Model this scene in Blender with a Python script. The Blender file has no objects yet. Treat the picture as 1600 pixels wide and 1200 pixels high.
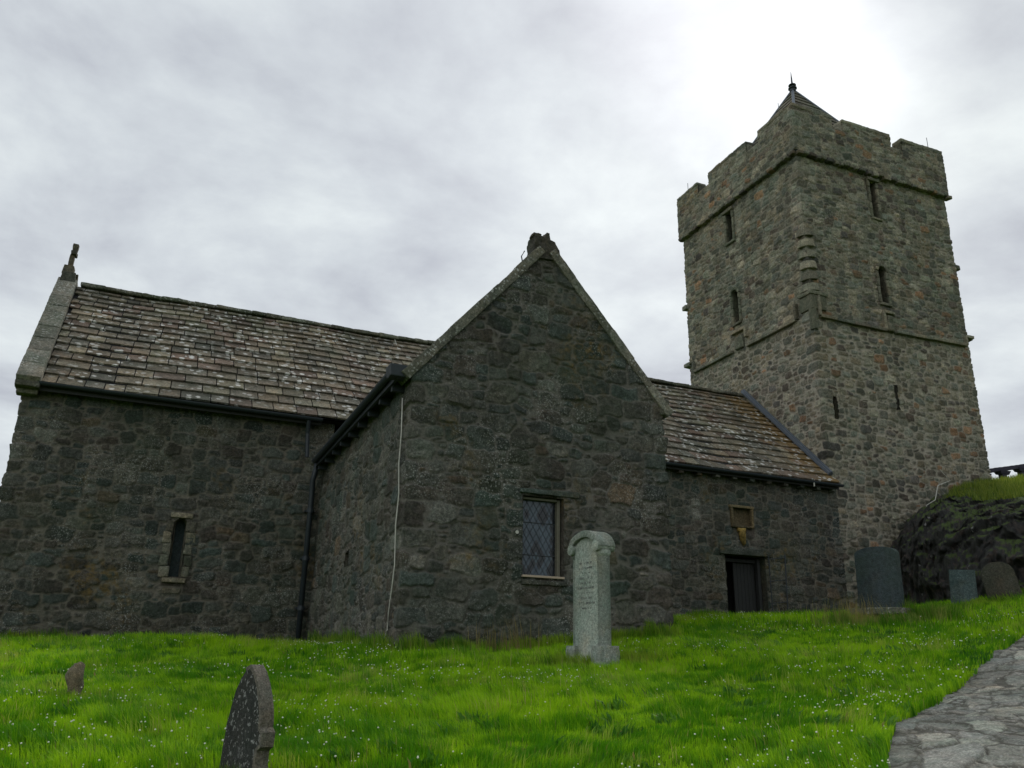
import bpy, bmesh, math, random
import numpy as np
from mathutils import Vector, Matrix
random.seed(5); RNG=np.random.default_rng(7)
C=bpy.context.scene.collection
sc=bpy.context.scene
# ------------------------------------------------------------------ camera
F_PX=1315.89; YAW,PITCH,ROLL=[math.radians(a) for a in (22.633,18.82,1.125)]
fwd=Vector((math.sin(YAW)*math.cos(PITCH),math.cos(YAW)*math.cos(PITCH),math.sin(PITCH)))
rt=Vector((math.cos(YAW),-math.sin(YAW),0)); up=rt.cross(fwd)
r2=math.cos(ROLL)*rt+math.sin(ROLL)*up; u2=-math.sin(ROLL)*rt+math.cos(ROLL)*up
cd=bpy.data.cameras.new('camera'); cam=bpy.data.objects.new('camera',cd); C.objects.link(cam)
cam.matrix_world=Matrix(((r2.x,u2.x,-fwd.x,0),(r2.y,u2.y,-fwd.y,0),(r2.z,u2.z,-fwd.z,0),(0,0,0,1)))
cd.sensor_width=36; cd.lens=F_PX/1600*36; cd.clip_start=.05; cd.clip_end=3000
sc.camera=cam
sc.view_settings.view_transform='Standard'; sc.view_settings.look='None'; sc.view_settings.exposure=0.32
# ------------------------------------------------------------------ sky + sun
SUN=Vector((.5375,.55,.6392)).normalized()
w=bpy.data.worlds.new('World'); sc.world=w; w.use_nodes=True
nt=w.node_tree; nt.nodes.clear()
def N(nt,t,**k):
    n=nt.nodes.new(t)
    for a,b in k.items():
        if a=='inp':
            for i,v in b.items(): n.inputs[i].default_value=v
        else: setattr(n,a,b)
    return n
def L(nt,a,b): nt.links.new(a,b)
sky=N(nt,'ShaderNodeTexSky',sky_type='NISHITA',sun_disc=False,sun_elevation=math.asin(SUN.z),sun_rotation=math.atan2(SUN.x,SUN.y))
bgs=N(nt,'ShaderNodeBackground',inp={1:.08}); L(nt,sky.outputs[0],bgs.inputs[0])
tc=N(nt,'ShaderNodeTexCoord'); nrm=N(nt,'ShaderNodeVectorMath',operation='NORMALIZE'); L(nt,tc.outputs['Generated'],nrm.inputs[0])
sep=N(nt,'ShaderNodeSeparateXYZ'); L(nt,nrm.outputs[0],sep.inputs[0])
zz=N(nt,'ShaderNodeMath',operation='ADD',inp={1:.22}); L(nt,sep.outputs[2],zz.inputs[0])
zm=N(nt,'ShaderNodeMath',operation='MAXIMUM',inp={1:.05}); L(nt,zz.outputs[0],zm.inputs[0])
cx=N(nt,'ShaderNodeMath',operation='DIVIDE'); L(nt,sep.outputs[0],cx.inputs[0]); L(nt,zm.outputs[0],cx.inputs[1])
cy=N(nt,'ShaderNodeMath',operation='DIVIDE'); L(nt,sep.outputs[1],cy.inputs[0]); L(nt,zm.outputs[0],cy.inputs[1])
cmb=N(nt,'ShaderNodeCombineXYZ'); L(nt,cx.outputs[0],cmb.inputs[0]); L(nt,cy.outputs[0],cmb.inputs[1])
n1=N(nt,'ShaderNodeTexNoise',inp={'Scale':2.3,'Detail':9.0,'Roughness':.58,'Distortion':.15}); L(nt,cmb.outputs[0],n1.inputs['Vector'])
cr=N(nt,'ShaderNodeValToRGB'); L(nt,n1.outputs[0],cr.inputs[0])
e=cr.color_ramp.elements; e[0].position=.33; e[0].color=(.40,.42,.465,1); e[1].position=.66; e[1].color=(.68,.725,.73,1)
m=e.new(.5); m.color=(.535,.57,.60,1)
dt=N(nt,'ShaderNodeVectorMath',operation='DOT_PRODUCT'); L(nt,nrm.outputs[0],dt.inputs[0]); 
GL=Vector((.50,.545,.672)).normalized(); dt.inputs[1].default_value=GL
def glow(a,b,amp,pw):
    mr=N(nt,'ShaderNodeMapRange',inp={1:a,2:b,3:0.,4:1.}); mr.clamp=True; L(nt,dt.outputs['Value'],mr.inputs[0])
    p=N(nt,'ShaderNodeMath',operation='POWER',inp={1:pw}); L(nt,mr.outputs[0],p.inputs[0])
    q=N(nt,'ShaderNodeMath',operation='MULTIPLY',inp={1:amp}); L(nt,p.outputs[0],q.inputs[0]); return q
g1=glow(.84,1.,.12,1.6); g2=glow(.978,.998,.24,1.1)
ga=N(nt,'ShaderNodeMath',operation='ADD'); L(nt,g1.outputs[0],ga.inputs[0]); L(nt,g2.outputs[0],ga.inputs[1])
# the bright break in the cloud ends against a darker bank on its right
n2=N(nt,'ShaderNodeTexNoise',inp={'Scale':1.7,'Detail':4.0,'Roughness':.5}); L(nt,cmb.outputs[0],n2.inputs['Vector'])
BK=Vector((math.cos(math.atan2(SUN.x,SUN.y)+.14),-math.sin(math.atan2(SUN.x,SUN.y)+.14),0))
db=N(nt,'ShaderNodeVectorMath',operation='DOT_PRODUCT'); L(nt,nrm.outputs[0],db.inputs[0]); db.inputs[1].default_value=BK
dn=N(nt,'ShaderNodeMath',operation='MULTIPLY_ADD',inp={1:.30,2:-.15}); L(nt,n2.outputs[0],dn.inputs[0])
ds=N(nt,'ShaderNodeMath',operation='ADD'); L(nt,db.outputs['Value'],ds.inputs[0]); L(nt,dn.outputs[0],ds.inputs[1])
bm_=N(nt,'ShaderNodeMapRange',inp={1:-.045,2:.04,3:1.,4:.0}); L(nt,ds.outputs[0],bm_.inputs[0])
gb=N(nt,'ShaderNodeMath',operation='MULTIPLY'); L(nt,ga.outputs[0],gb.inputs[0]); L(nt,bm_.outputs[0],gb.inputs[1])
ad=N(nt,'ShaderNodeMixRGB',blend_type='ADD',inp={0:1.}); L(nt,cr.outputs[0],ad.inputs[1])
dl=N(nt,'ShaderNodeVectorMath',operation='DOT_PRODUCT'); L(nt,nrm.outputs[0],dl.inputs[0]); dl.inputs[1].default_value=Vector((-.9,-.35,.35)).normalized()
lb=N(nt,'ShaderNodeMapRange',inp={1:.35,2:1.,3:0.,4:.62}); L(nt,dl.outputs['Value'],lb.inputs[0])
gb0=gb; gb=N(nt,'ShaderNodeMath',operation='ADD'); L(nt,gb0.outputs[0],gb.inputs[0]); L(nt,lb.outputs[0],gb.inputs[1])
gc=N(nt,'ShaderNodeCombineXYZ'); [L(nt,gb.outputs[0],gc.inputs[i]) for i in range(3)]
L(nt,gc.outputs[0],ad.inputs[2])
bgc=N(nt,'ShaderNodeBackground',inp={1:1.0}); L(nt,ad.outputs[0],bgc.inputs[0])
mx=N(nt,'ShaderNodeMixShader',inp={0:.94}); L(nt,bgs.outputs[0],mx.inputs[1]); L(nt,bgc.outputs[0],mx.inputs[2])
wo=N(nt,'ShaderNodeOutputWorld'); L(nt,mx.outputs[0],wo.inputs[0])
ld=bpy.data.lights.new('sun','SUN'); ld.energy=2.0; ld.angle=math.radians(14); ld.color=(1,.96,.88)
lo=bpy.data.objects.new('sun',ld); C.objects.link(lo); lo.rotation_euler=SUN.to_track_quat('Z','Y').to_euler()
# ------------------------------------------------------------------ numeric noise
def _hash(ix,iy,iz,seed):
    h=(ix.astype(np.int64)*374761393+iy.astype(np.int64)*668265263+iz.astype(np.int64)*2147483647+seed*974634777)&0xffffffff
    h=((h^(h>>13))*1274126177)&0xffffffff; h=(h^(h>>16))&0xffffffff
    return h/4294967295.0
def vnoise(x,y,z=None,scale=1.,seed=0):
    x=np.asarray(x,float)/scale; y=np.asarray(y,float)/scale; z=np.zeros_like(x) if z is None else np.asarray(z,float)/scale
    ix=np.floor(x);iy=np.floor(y);iz=np.floor(z); fx=x-ix;fy=y-iy;fz=z-iz
    fx=fx*fx*(3-2*fx);fy=fy*fy*(3-2*fy);fz=fz*fz*(3-2*fz); r=0
    for a in (0,1):
        for b in (0,1):
            for c in (0,1):
                if c and not np.any(fz): continue
                r=r+_hash(ix+a,iy+b,iz+c,seed)*(fx if a else 1-fx)*(fy if b else 1-fy)*(fz if c else 1-fz)
    return r*2-1
def fbm(x,y,z=None,scale=1.,seed=0,oct=3):
    r=0;a=1.;t=0
    for o in range(oct): r=r+a*vnoise(x,y,z,scale/2**o,seed+o*17); t+=a; a*=.5
    return r/t
# ------------------------------------------------------------------ object helpers
def tag(o,label=None,cat=None,group=None,kind=None):
    if label: o['label']=label
    if cat: o['category']=cat
    if group: o['group']=group
    if kind: o['kind']=kind
    return o
def empty(name,loc=(0,0,0),parent=None):
    o=bpy.data.objects.new(name,None); C.objects.link(o); o.location=loc
    if parent: o.parent=parent
    o.empty_display_size=.2
    return o
def mesh_np(name,v,quads,mat,parent=None,smooth=True,attrs=None,tris=None):
    me=bpy.data.meshes.new(name); v=np.asarray(v,np.float32)
    me.vertices.add(len(v)); me.vertices.foreach_set('co',v.ravel())
    q=np.asarray(quads,np.int32).reshape(-1,4) if quads is not None and len(quads) else np.zeros((0,4),np.int32)
    t=np.asarray(tris,np.int32).reshape(-1,3) if tris is not None and len(tris) else np.zeros((0,3),np.int32)
    lv=np.concatenate([q.ravel(),t.ravel()]); me.loops.add(len(lv)); me.loops.foreach_set('vertex_index',lv)
    ls=np.concatenate([np.arange(len(q))*4,len(q)*4+np.arange(len(t))*3]).astype(np.int32)
    me.polygons.add(len(ls)); me.polygons.foreach_set('loop_start',ls)
    me.polygons.foreach_set('use_smooth',np.full(len(ls),smooth))
    me.update(calc_edges=True)
    for k,a in (attrs or {}).items():
        at=me.attributes.new(k,'FLOAT_COLOR','POINT'); at.data.foreach_set('color',np.asarray(a,np.float32).ravel())
    me.materials.append(mat)
    o=bpy.data.objects.new(name,me); C.objects.link(o)
    if parent: o.parent=parent
    return o
class MB:
    """collects pieces and links them as one mesh object"""
    def __init__(s): s.v=[];s.f=[];s.a=[];s.p=[]
    def poly(s,vs,fs,col=None):
        n=len(s.v); s.v+=[tuple(p) for p in vs]; s.f+=[tuple(n+i for i in f) for f in fs]
        c=col if col is not None else (random.random()*.8,random.random(),0,1)
        s.a+=[c]*len(vs); s.p.append((n,len(s.f)-len(fs),len(s.v),len(s.f)))
    def box(s,c,d,rz=0,ax=None,col=None,jit=0,taper=1.):
        """centre, full dims, optional frame (3 vectors)"""
        c=Vector(c); X,Y,Z=ax if ax else (Vector((math.cos(rz),math.sin(rz),0)),Vector((-math.sin(rz),math.cos(rz),0)),Vector((0,0,1)))
        vs=[]
        for k in (-1,1):
            t=taper if k==1 else 1
            for (i,j) in ((-1,-1),(1,-1),(1,1),(-1,1)):
                p=c+X*(i*d[0]/2*t)+Y*(j*d[1]/2*t)+Z*(k*d[2]/2)
                if jit: p+=Vector([random.uniform(-jit,jit) for _ in range(3)])
                vs.append(p)
        s.poly(vs,[(3,2,1,0),(4,5,6,7),(0,1,5,4),(1,2,6,5),(2,3,7,6),(3,0,4,7)],col)
    def tube(s,pts,r,n=8,col=None):
        pts=[Vector(p) for p in pts]; R=r if isinstance(r,(list,tuple)) else [r]*len(pts); vs=[]
        for i,p in enumerate(pts):
            t=(pts[min(i+1,len(pts)-1)]-pts[max(i-1,0)]).normalized()
            a=t.cross(Vector((0,0,1)) if abs(t.z)<.9 else Vector((1,0,0))).normalized(); b=t.cross(a)
            for k in range(n): vs.append(p+(a*math.cos(2*math.pi*k/n)+b*math.sin(2*math.pi*k/n))*R[i])
        fs=[(i*n+k,i*n+(k+1)%n,(i+1)*n+(k+1)%n,(i+1)*n+k) for i in range(len(pts)-1) for k in range(n)]
        fs+=[tuple(range(n))[::-1],tuple((len(pts)-1)*n+k for k in range(n))]
        s.poly(vs,fs,col)
    def each(s,name,mat,parent=None,**k):
        """one object per piece"""
        r=[]
        for n,(v0,f0,v1,f1) in enumerate(s.p):
            m=MB(); m.v=s.v[v0:v1]; m.a=s.a[v0:v1]; m.f=[tuple(i-v0 for i in f) for f in s.f[f0:f1]]; r.append(m.build(name,mat,parent,**k))
        return r
    def build(s,name,mat,parent=None,smooth=False,bevel=0,rough=0,cuts=0,rs=.12,seed=0):
        me=bpy.data.meshes.new(name); me.from_pydata(s.v,[],s.f); me.update()
        at=me.attributes.new('st','FLOAT_COLOR','POINT'); at.data.foreach_set('color',np.array(s.a,np.float32).ravel())
        bm=bmesh.new(); bm.from_mesh(me)
        if bevel: bmesh.ops.bevel(bm,geom=[e for e in bm.edges if e.calc_length()>bevel*2.2],offset=bevel,segments=2,affect='EDGES',profile=.6,clamp_overlap=True)
        if cuts:
            for _ in range(8):
                ed=[e for e in bm.edges if e.calc_length()>cuts]
                if not ed: break
                bmesh.ops.subdivide_edges(bm,edges=ed,cuts=1,use_grid_fill=True)
        bmesh.ops.recalc_face_normals(bm,faces=bm.faces)
        if rough:
            bm.normal_update(); co=np.array([v.co[:] for v in bm.verts]); d=fbm(co[:,0]+seed,co[:,1],co[:,2],rs,seed,3)*rough
            for v,k in zip(bm.verts,d): v.co+=v.normal*float(k)
        bm.to_mesh(me); bm.free()
        if smooth:
            me.polygons.foreach_set('use_smooth',[True]*len(me.polygons))
        me.materials.append(mat)
        o=bpy.data.objects.new(name,me); C.objects.link(o)
        if parent: o.parent=parent
        return o
# ------------------------------------------------------------------ materials
def newmat(name):
    m=bpy.data.materials.new(name); m.use_nodes=True; nt=m.node_tree; nt.nodes.clear()
    out=N(nt,'ShaderNodeOutputMaterial'); b=N(nt,'ShaderNodeBsdfPrincipled'); L(nt,b.outputs[0],out.inputs[0])
    b.inputs['Specular IOR Level'].default_value=.25
    return m,nt,b
def ramp(nt,src,stops,interp='LINEAR'):
    r=N(nt,'ShaderNodeValToRGB'); L(nt,src,r.inputs[0]); e=r.color_ramp.elements; r.color_ramp.interpolation=interp
    while len(e)<len(stops): e.new(.5)
    for k,(p,c) in zip(e,stops): k.position=p; k.color=(*c,1) if len(c)==3 else c
    return r.outputs[0]
def noise(nt,vec,scale,detail=4,rough=.55,dist=0.):
    n=N(nt,'ShaderNodeTexNoise',inp={'Scale':scale,'Detail':detail,'Roughness':rough,'Distortion':dist}); L(nt,vec,n.inputs['Vector']); return n.outputs[0]
def mix(nt,fac,a,b,mode='MIX'):
    n=N(nt,'ShaderNodeMixRGB',blend_type=mode)
    for i,v in ((0,fac),(1,a),(2,b)):
        if hasattr(v,'links'): L(nt,v,n.inputs[i])
        else: n.inputs[i].default_value=v if i==0 else (*v,1)
    return n.outputs[0]
def math_(nt,op,a,b):
    n=N(nt,'ShaderNodeMath',operation=op)
    for i,v in ((0,a),(1,b)):
        if hasattr(v,'links'): L(nt,v,n.inputs[i])
        else: n.inputs[i].default_value=v
    return n.outputs[0]
def bump(nt,b,h,strength=.5,dist=.01):
    n=N(nt,'ShaderNodeBump',inp={'Strength':strength,'Distance':dist}); L(nt,h,n.inputs['Height']); L(nt,n.outputs[0],b.inputs['Normal'])
def stone_mat(name,pal,mortar,ochre=.0,white=.0,scale=1.,gain=1.,moss=0.,mlo=.35,wsc=14.,ochx=None,mot=1.,vr=.34,zsp=None,wcol=(.40,.41,.385)):
    m,nt,b=newmat(name)
    at=N(nt,'ShaderNodeAttribute',attribute_name='st'); sp=N(nt,'ShaderNodeSeparateColor'); L(nt,at.outputs['Color'],sp.inputs[0])
    tcn=N(nt,'ShaderNodeTexCoord'); ob=tcn.outputs['Object']
    col=ramp(nt,sp.outputs[0],pal,'CONSTANT')
    val=ramp(nt,sp.outputs[1],[(0,((1-vr)*gain,)*3),(1,((1+vr*.95)*gain,)*3)])
    col=mix(nt,1.,col,val,'MULTIPLY')
    mott=ramp(nt,noise(nt,ob,9*scale,8,.72),[(.3,(.5,.52,.5)),(.7,(1.5,1.47,1.43))])
    col=mix(nt,1.,col,mott,'MULTIPLY')
    fine=ramp(nt,noise(nt,ob,24*scale,8,.75),[(.34,(.52*mot,.53*mot,.53*mot)),(.5,(.97,.97,.96)),(.66,(1.6,1.57,1.52))])
    col=mix(nt,1.,col,fine,'MULTIPLY')
    mp=N(nt,'ShaderNodeMapping'); mp.inputs['Scale'].default_value=(2.2,2.2,.28); L(nt,ob,mp.inputs['Vector'])
    col=mix(nt,1.,col,ramp(nt,noise(nt,mp.outputs[0],1.,6,.65),[(.36,(.72,.75,.72)),(.6,(1.12,1.11,1.1))]),'MULTIPLY')
    spk=ramp(nt,noise(nt,ob,60*scale,3,.6),[(.35,(.75,.75,.75)),(.7,(1.25,1.25,1.25))])
    col=mix(nt,1.,col,spk,'MULTIPLY')
    hue=ramp(nt,noise(nt,ob,1.1*scale,7,.7,.4),[(.32,(1.08,.98,.88)),(.5,(.97,1,1.0)),(.68,(.84,1.0,.98))])
    col=mix(nt,1.,col,hue,'MULTIPLY')
    mo=mix(nt,noise(nt,ob,14*scale,5,.7),tuple(c*.45 for c in mortar),tuple(c*1.15 for c in mortar))
    mf=ramp(nt,noise(nt,ob,1.3*scale,5,.6),[(.32,(mlo,)*3),(.62,(1,1,1))])
    if zsp:
        sz=N(nt,'ShaderNodeSeparateXYZ'); L(nt,ob,sz.inputs[0]); mr=N(nt,'ShaderNodeMapRange',inp={1:zsp-.15,2:zsp+.15,3:1.,4:.35}); L(nt,sz.outputs[2],mr.inputs[0]); mf=mix(nt,1.,mf,mr.outputs[0],'MULTIPLY')
    col=mix(nt,mix(nt,1.,sp.outputs[2],mf,'MULTIPLY'),col,mo)
    if moss:
        f=ramp(nt,noise(nt,ob,.55,5,.6),[(.45,(0,0,0)),(.72,(moss,)*3)]); col=mix(nt,f,col,(.045,.065,.03))
    if ochre:
        f1=ramp(nt,noise(nt,ob,.5,5,.65,.3),[(.58,(0,0,0)),(.70,(1,1,1))]); f2=ramp(nt,noise(nt,ob,8,4,.6),[(.45,(0,0,0)),(.62,(ochre,)*3)])
        col=mix(nt,mix(nt,1.,f1,f2,'MULTIPLY'),col,(.15,.10,.03))
    if ochx:
        sx=N(nt,'ShaderNodeSeparateXYZ'); L(nt,ob,sx.inputs[0]); mr=N(nt,'ShaderNodeMapRange',inp={1:ochx[0],2:ochx[1],3:-.25,4:.35}); L(nt,sx.outputs[0],mr.inputs[0])
        f=ramp(nt,math_(nt,'ADD',mr.outputs[0],noise(nt,ob,2.5,6,.7)),[(.55,(0,0,0)),(.72,(.75,.75,.75))]); col=mix(nt,f,col,mix(nt,noise(nt,ob,12,4,.7),(.06,.045,.02),(.24,.14,.035)))
    if white:
        v=N(nt,'ShaderNodeTexVoronoi',inp={'Scale':wsc*scale}); nw=N(nt,'ShaderNodeTexNoise',inp={'Scale':20.*scale,'Detail':3.})
        L(nt,ob,nw.inputs['Vector']); ofs=N(nt,'ShaderNodeVectorMath',operation='MULTIPLY_ADD'); L(nt,nw.outputs['Color'],ofs.inputs[0]); ofs.inputs[1].default_value=(.09,.09,.09); L(nt,ob,ofs.inputs[2])
        L(nt,ofs.outputs[0],v.inputs['Vector'])
        d=ramp(nt,v.outputs['Distance'],[(.26,(1,1,1)),(.36,(0,0,0))]); dens=ramp(nt,noise(nt,ob,.9*scale,5,.65),[(.5-.12*white,(0,0,0)),(.72-.1*white,(min(1,white*1.2),)*3)])
        rr=ramp(nt,N(nt,'ShaderNodeSeparateColor').outputs[0],[(0,(1,1,1)),(1,(1,1,1))])
        col=mix(nt,mix(nt,1.,d,dens,'MULTIPLY'),col,wcol)
    L(nt,col,b.inputs['Base Color']); b.inputs['Roughness'].default_value=.93
    h=math_(nt,'ADD',noise(nt,ob,26*scale,6,.7),math_(nt,'MULTIPLY',noise(nt,ob,110*scale,3,.6),.3))
    bump(nt,b,h,1.,.035)
    return m
PAL_DARK=[(0,(.078,.080,.072)),(.2,(.062,.068,.064)),(.36,(.09,.086,.074)),(.5,(.056,.068,.064)),(.62,(.106,.105,.095)),(.74,(.074,.066,.058)),(.93,(.095,.075,.055)),(.965,(.14,.135,.12))]
PAL_TOW=[(0,(.18,.168,.135)),(.2,(.135,.133,.112)),(.36,(.195,.17,.13)),(.5,(.15,.152,.13)),(.64,(.215,.197,.158)),(.78,(.115,.095,.08)),(.88,(.22,.135,.085)),(.92,(.10,.092,.085)),(.97,(.25,.23,.185))]
M_tr=stone_mat('gable_rubble',PAL_DARK,(.15,.142,.122),ochre=.7,moss=.3,gain=.86,mlo=.45,white=.42,wsc=26.)
M_nave=stone_mat('nave_rubble',PAL_DARK,(.165,.15,.12),ochre=.7,moss=.3,gain=.80,mlo=.45,white=.4,wsc=26.)
M_tow=stone_mat('tower_rubble',PAL_TOW,(.34,.31,.25),ochre=.6,moss=.12,gain=.88,mlo=.7,zsp=11.55,vr=.42,white=.3,wsc=20.)
M_dresst=stone_mat('tower_dressing',[(0,(.17,.16,.13)),(.4,(.13,.125,.10)),(.7,(.20,.18,.14))],(.2,.2,.2),moss=.5,gain=.8)
M_dress=stone_mat('dressed_stone',[(0,(.22,.21,.17)),(.4,(.18,.175,.145)),(.7,(.26,.235,.18))],(.2,.2,.2),moss=.4,white=.35)
M_cop=stone_mat('coping_stone',[(0,(.135,.13,.112)),(.5,(.105,.10,.085)),(.8,(.16,.15,.13))],(.2,.2,.2),moss=.6,white=.7)
M_darkstone=stone_mat('dark_stone',[(0,(.06,.058,.05)),(.5,(.08,.07,.055))],(.1,.1,.1),moss=.5,ochre=.5)
M_sand=stone_mat('sandstone',[(0,(.135,.11,.065)),(.5,(.11,.09,.055))],(.2,.2,.2),ochre=.6)
M_slate=stone_mat('roof_slate',[(0,(.17,.142,.112)),(.25,(.14,.122,.10)),(.45,(.19,.16,.122)),(.6,(.155,.115,.095)),(.75,(.195,.172,.13)),(.9,(.12,.112,.095))],(.05,.05,.05),ochre=.3,white=1.2,gain=.86,wsc=5.,ochx=(16.3,19.6),vr=.3,wcol=(.50,.50,.47))
M_slatecap=stone_mat('cap_slate',[(0,(.13,.115,.095)),(.4,(.11,.095,.08)),(.7,(.15,.135,.105))],(.05,.05,.05),moss=.5,white=.4)
M_white=stone_mat('marble_lichen',[(0,(.33,.36,.335)),(1,(.33,.36,.335))],(.2,.2,.2),moss=.85,white=.6,scale=3.,mot=1.3)
M_fstone=stone_mat('schist_lichen',[(0,(.05,.052,.05)),(1,(.05,.052,.05))],(.1,.1,.1),moss=.5,white=1.15,scale=2.2,ochre=.9,wsc=12.)
M_fedge=stone_mat('granite_edge',[(0,(.20,.175,.15)),(1,(.20,.175,.15))],(.1,.1,.1),white=.35,scale=4)
M_slatestone=stone_mat('slate_stone',[(0,(.042,.055,.064)),(1,(.042,.055,.064))],(.1,.1,.1),moss=.7,scale=2,mot=1.5)
M_bluestone=stone_mat('blue_stone',[(0,(.09,.125,.135)),(1,(.09,.125,.135))],(.1,.1,.1),moss=.3,scale=3,white=.3)
M_flag=stone_mat('flagstone',[(0,(.29,.28,.255)),(.3,(.24,.235,.222)),(.55,(.33,.315,.28)),(.8,(.27,.26,.245))],(.10,.095,.075),white=.5,scale=1.6,mlo=.75,mot=1.5,vr=.25)
def plain(name,col,rough=.6,metal=0.,sc_=12,var=.35,bmp=.2):
    m,nt,b=newmat(name); tcn=N(nt,'ShaderNodeTexCoord'); f=noise(nt,tcn.outputs['Object'],sc_,5,.6)
    c=mix(nt,f,tuple(k*(1-var) for k in col),tuple(k*(1+var) for k in col)); L(nt,c,b.inputs['Base Color'])
    b.inputs['Roughness'].default_value=rough; b.inputs['Metallic'].default_value=metal
    bump(nt,b,f,bmp,.005); return m
M_iron=plain('cast_iron',(.022,.028,.034),.45)
M_rail=plain('rail_wood',(.022,.02,.035),.7)
M_lead=plain('lead_sheet',(.085,.10,.12),.5,.3)
M_leading=plain('window_lead',(.035,.04,.045),.6,.0)
M_wood=plain('old_oak',(.022,.023,.023),.7,0,30)
M_cable=plain('pale_cable',(.38,.38,.34),.7)
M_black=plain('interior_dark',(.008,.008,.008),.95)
M_frame=plain('window_frame_wood',(.11,.105,.08),.7)
M_sill=plain('sill_wood',(.30,.24,.18),.75)
M_letter=plain('letter_lead',(.13,.14,.13),.8)
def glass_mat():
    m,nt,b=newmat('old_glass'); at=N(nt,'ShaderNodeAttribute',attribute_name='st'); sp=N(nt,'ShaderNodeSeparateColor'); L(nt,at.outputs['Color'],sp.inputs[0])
    L(nt,ramp(nt,sp.outputs[0],[(0,(.005,.008,.012)),(.45,(.022,.036,.052)),(1,(.045,.068,.088))]),b.inputs['Base Color']); b.inputs['Roughness'].default_value=.25; b.inputs['Specular IOR Level'].default_value=.5  # dark-to-pale pane colour stands in for what the glass reflects
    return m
M_glass=glass_mat()
# ------------------------------------------------------------------ rubble masonry
def masonry(U,V,classes,seed=0,quoins=(),mw=.011,relief=.03,prot=.02,warp=.03,density=1.):
    """U,V sample coords (1-d). Lays individual stones of unequal size, returns height, rand1, rand2, mortar mask."""
    rng=np.random.default_rng(seed)
    nu,nv=len(U),len(V); du=(U[-1]-U[0])/(nu-1); dv=(V[-1]-V[0])/(nv-1); u0,v0=U[0],V[0]
    gu,gv=np.meshgrid(U,V,indexing='ij')
    wu=gu+fbm(gu,gv,None,.34,seed+1,2)*warp+fbm(gu,gv,None,.11,seed+4,2)*warp*.45; wv=gv+fbm(gu,gv,None,.3,seed+2,2)*warp*.8+fbm(gu,gv,None,.10,seed+5,2)*warp*.4+vnoise(gu,gv,None,2.2,seed+3)*.04
    F1=np.full((nu,nv),9.,np.float32);F2=F1.copy();ID=np.full((nu,nv),-1,np.int32)
    S=[]
    def put(cu,cv,a,b,p,rot):
        k=len(S); mg=.10+warp*1.3
        i0=max(0,int((cu-a*1.15-mg-u0)/du)); i1=min(nu,int((cu+a*1.15+mg-u0)/du)+2); j0=max(0,int((cv-b*1.15-mg-v0)/dv)); j1=min(nv,int((cv+b*1.15+mg-v0)/dv)+2)
        if i1<=i0 or j1<=j0: return
        x=wu[i0:i1,j0:j1]-cu; y=wv[i0:i1,j0:j1]-cv; c,s=math.cos(rot),math.sin(rot); x,y=x*c+y*s,-x*s+y*c
        d=(((np.abs(x)/a)**p+(np.abs(y)/b)**p)**(1/p)-1)*min(a,b)
        f1=F1[i0:i1,j0:j1];f2=F2[i0:i1,j0:j1];id_=ID[i0:i1,j0:j1]
        c1=d<f1; f2[:]=np.where(c1,f1,np.minimum(f2,d)); f1[:]=np.where(c1,d,f1); id_[c1]=k
        S.append((cu,cv,a,b))
    def free(cu,cv,a,b):
        for x,y in ((0,0),(.85,0),(-.85,0),(0,.85),(0,-.85),(.7,.7),(-.7,.7),(.7,-.7),(-.7,-.7)):
            i=int(round((cu+x*a-u0)/du)); j=int(round((cv+y*b-v0)/dv))
            if 0<=i<nu and 0<=j<nv and F1[i,j]<-.016-.12*min(a,b): return False
        return True
    for qu,h0,h1 in quoins:
        z=h0; k=0
        while z<h1:
            hb=rng.uniform(.11,.19); off=(.17 if k%2 else -.17); put(qu+off*rng.uniform(.6,1.2),z+hb,rng.uniform(.26,.4),hb*.96,6,0); z+=2*hb+.012; k+=1
    area=(U[-1]-U[0])*(V[-1]-V[0])
    for (a0,a1,b0,b1,frac,pw) in classes:
        am=(a0+a1)/2;bm=(b0+b1)/2; n=int(area*frac/(4*am*bm)*4*density)
        for t in range(n):
            if t%400==0:
                ii,jj=np.nonzero(F1>min(am,bm)*.5)
                if len(ii)==0: break
            k=rng.integers(len(ii)); cu=U[ii[k]]; cv=V[jj[k]]; a=rng.uniform(a0,a1); b=min(rng.uniform(b0,b1),a*1.5)
            if F1[ii[k],jj[k]]<min(a,b)*.35: continue
            if rng.random()<.25: cv=round(cv/.3)*.3+rng.uniform(-.02,.02)
            if free(cu,cv,a,b): put(cu,cv,a,b,rng.uniform(*pw),rng.normal(0,.07))
    S=np.array(S); n=len(S); r=np.random.default_rng(seed+99)
    r1=r.random(n);r2_=r.random(n);pr=r.random(n)**1.5*prot;tx=r.normal(0,.05,n);ty=r.normal(0,.09,n)
    idc=np.clip(ID,0,n-1); edge=np.minimum((F2-F1)/2,.07)
    edge=np.where(F1>.035,np.minimum(edge,.035-F1),edge)
    edge=edge+fbm(gu,gv,None,.05,seed+7,2)*.004
    st=np.clip((edge-mw*.4)/(mw*1.2),0,1); st=st*st*(3-2*st)
    bul=np.clip((edge-mw*.4)/.028,0,1); bul=np.sqrt(bul)
    hx=(gu-S[idc,0])*tx[idc]+(gv-S[idc,1])*ty[idc]
    fc=np.abs(fbm(gu+r1[idc]*7,gv+r2_[idc]*5,None,.16,seed+13,2))*.03
    H=st*(relief*(.55+.45*bul)+pr[idc]+hx-fc)+fbm(gu,gv,None,.09,seed+9,3)*.006+fbm(gu,gv,None,.9,seed+11,2)*.018
    return H,r1[idc],r2_[idc],1-st
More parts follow.
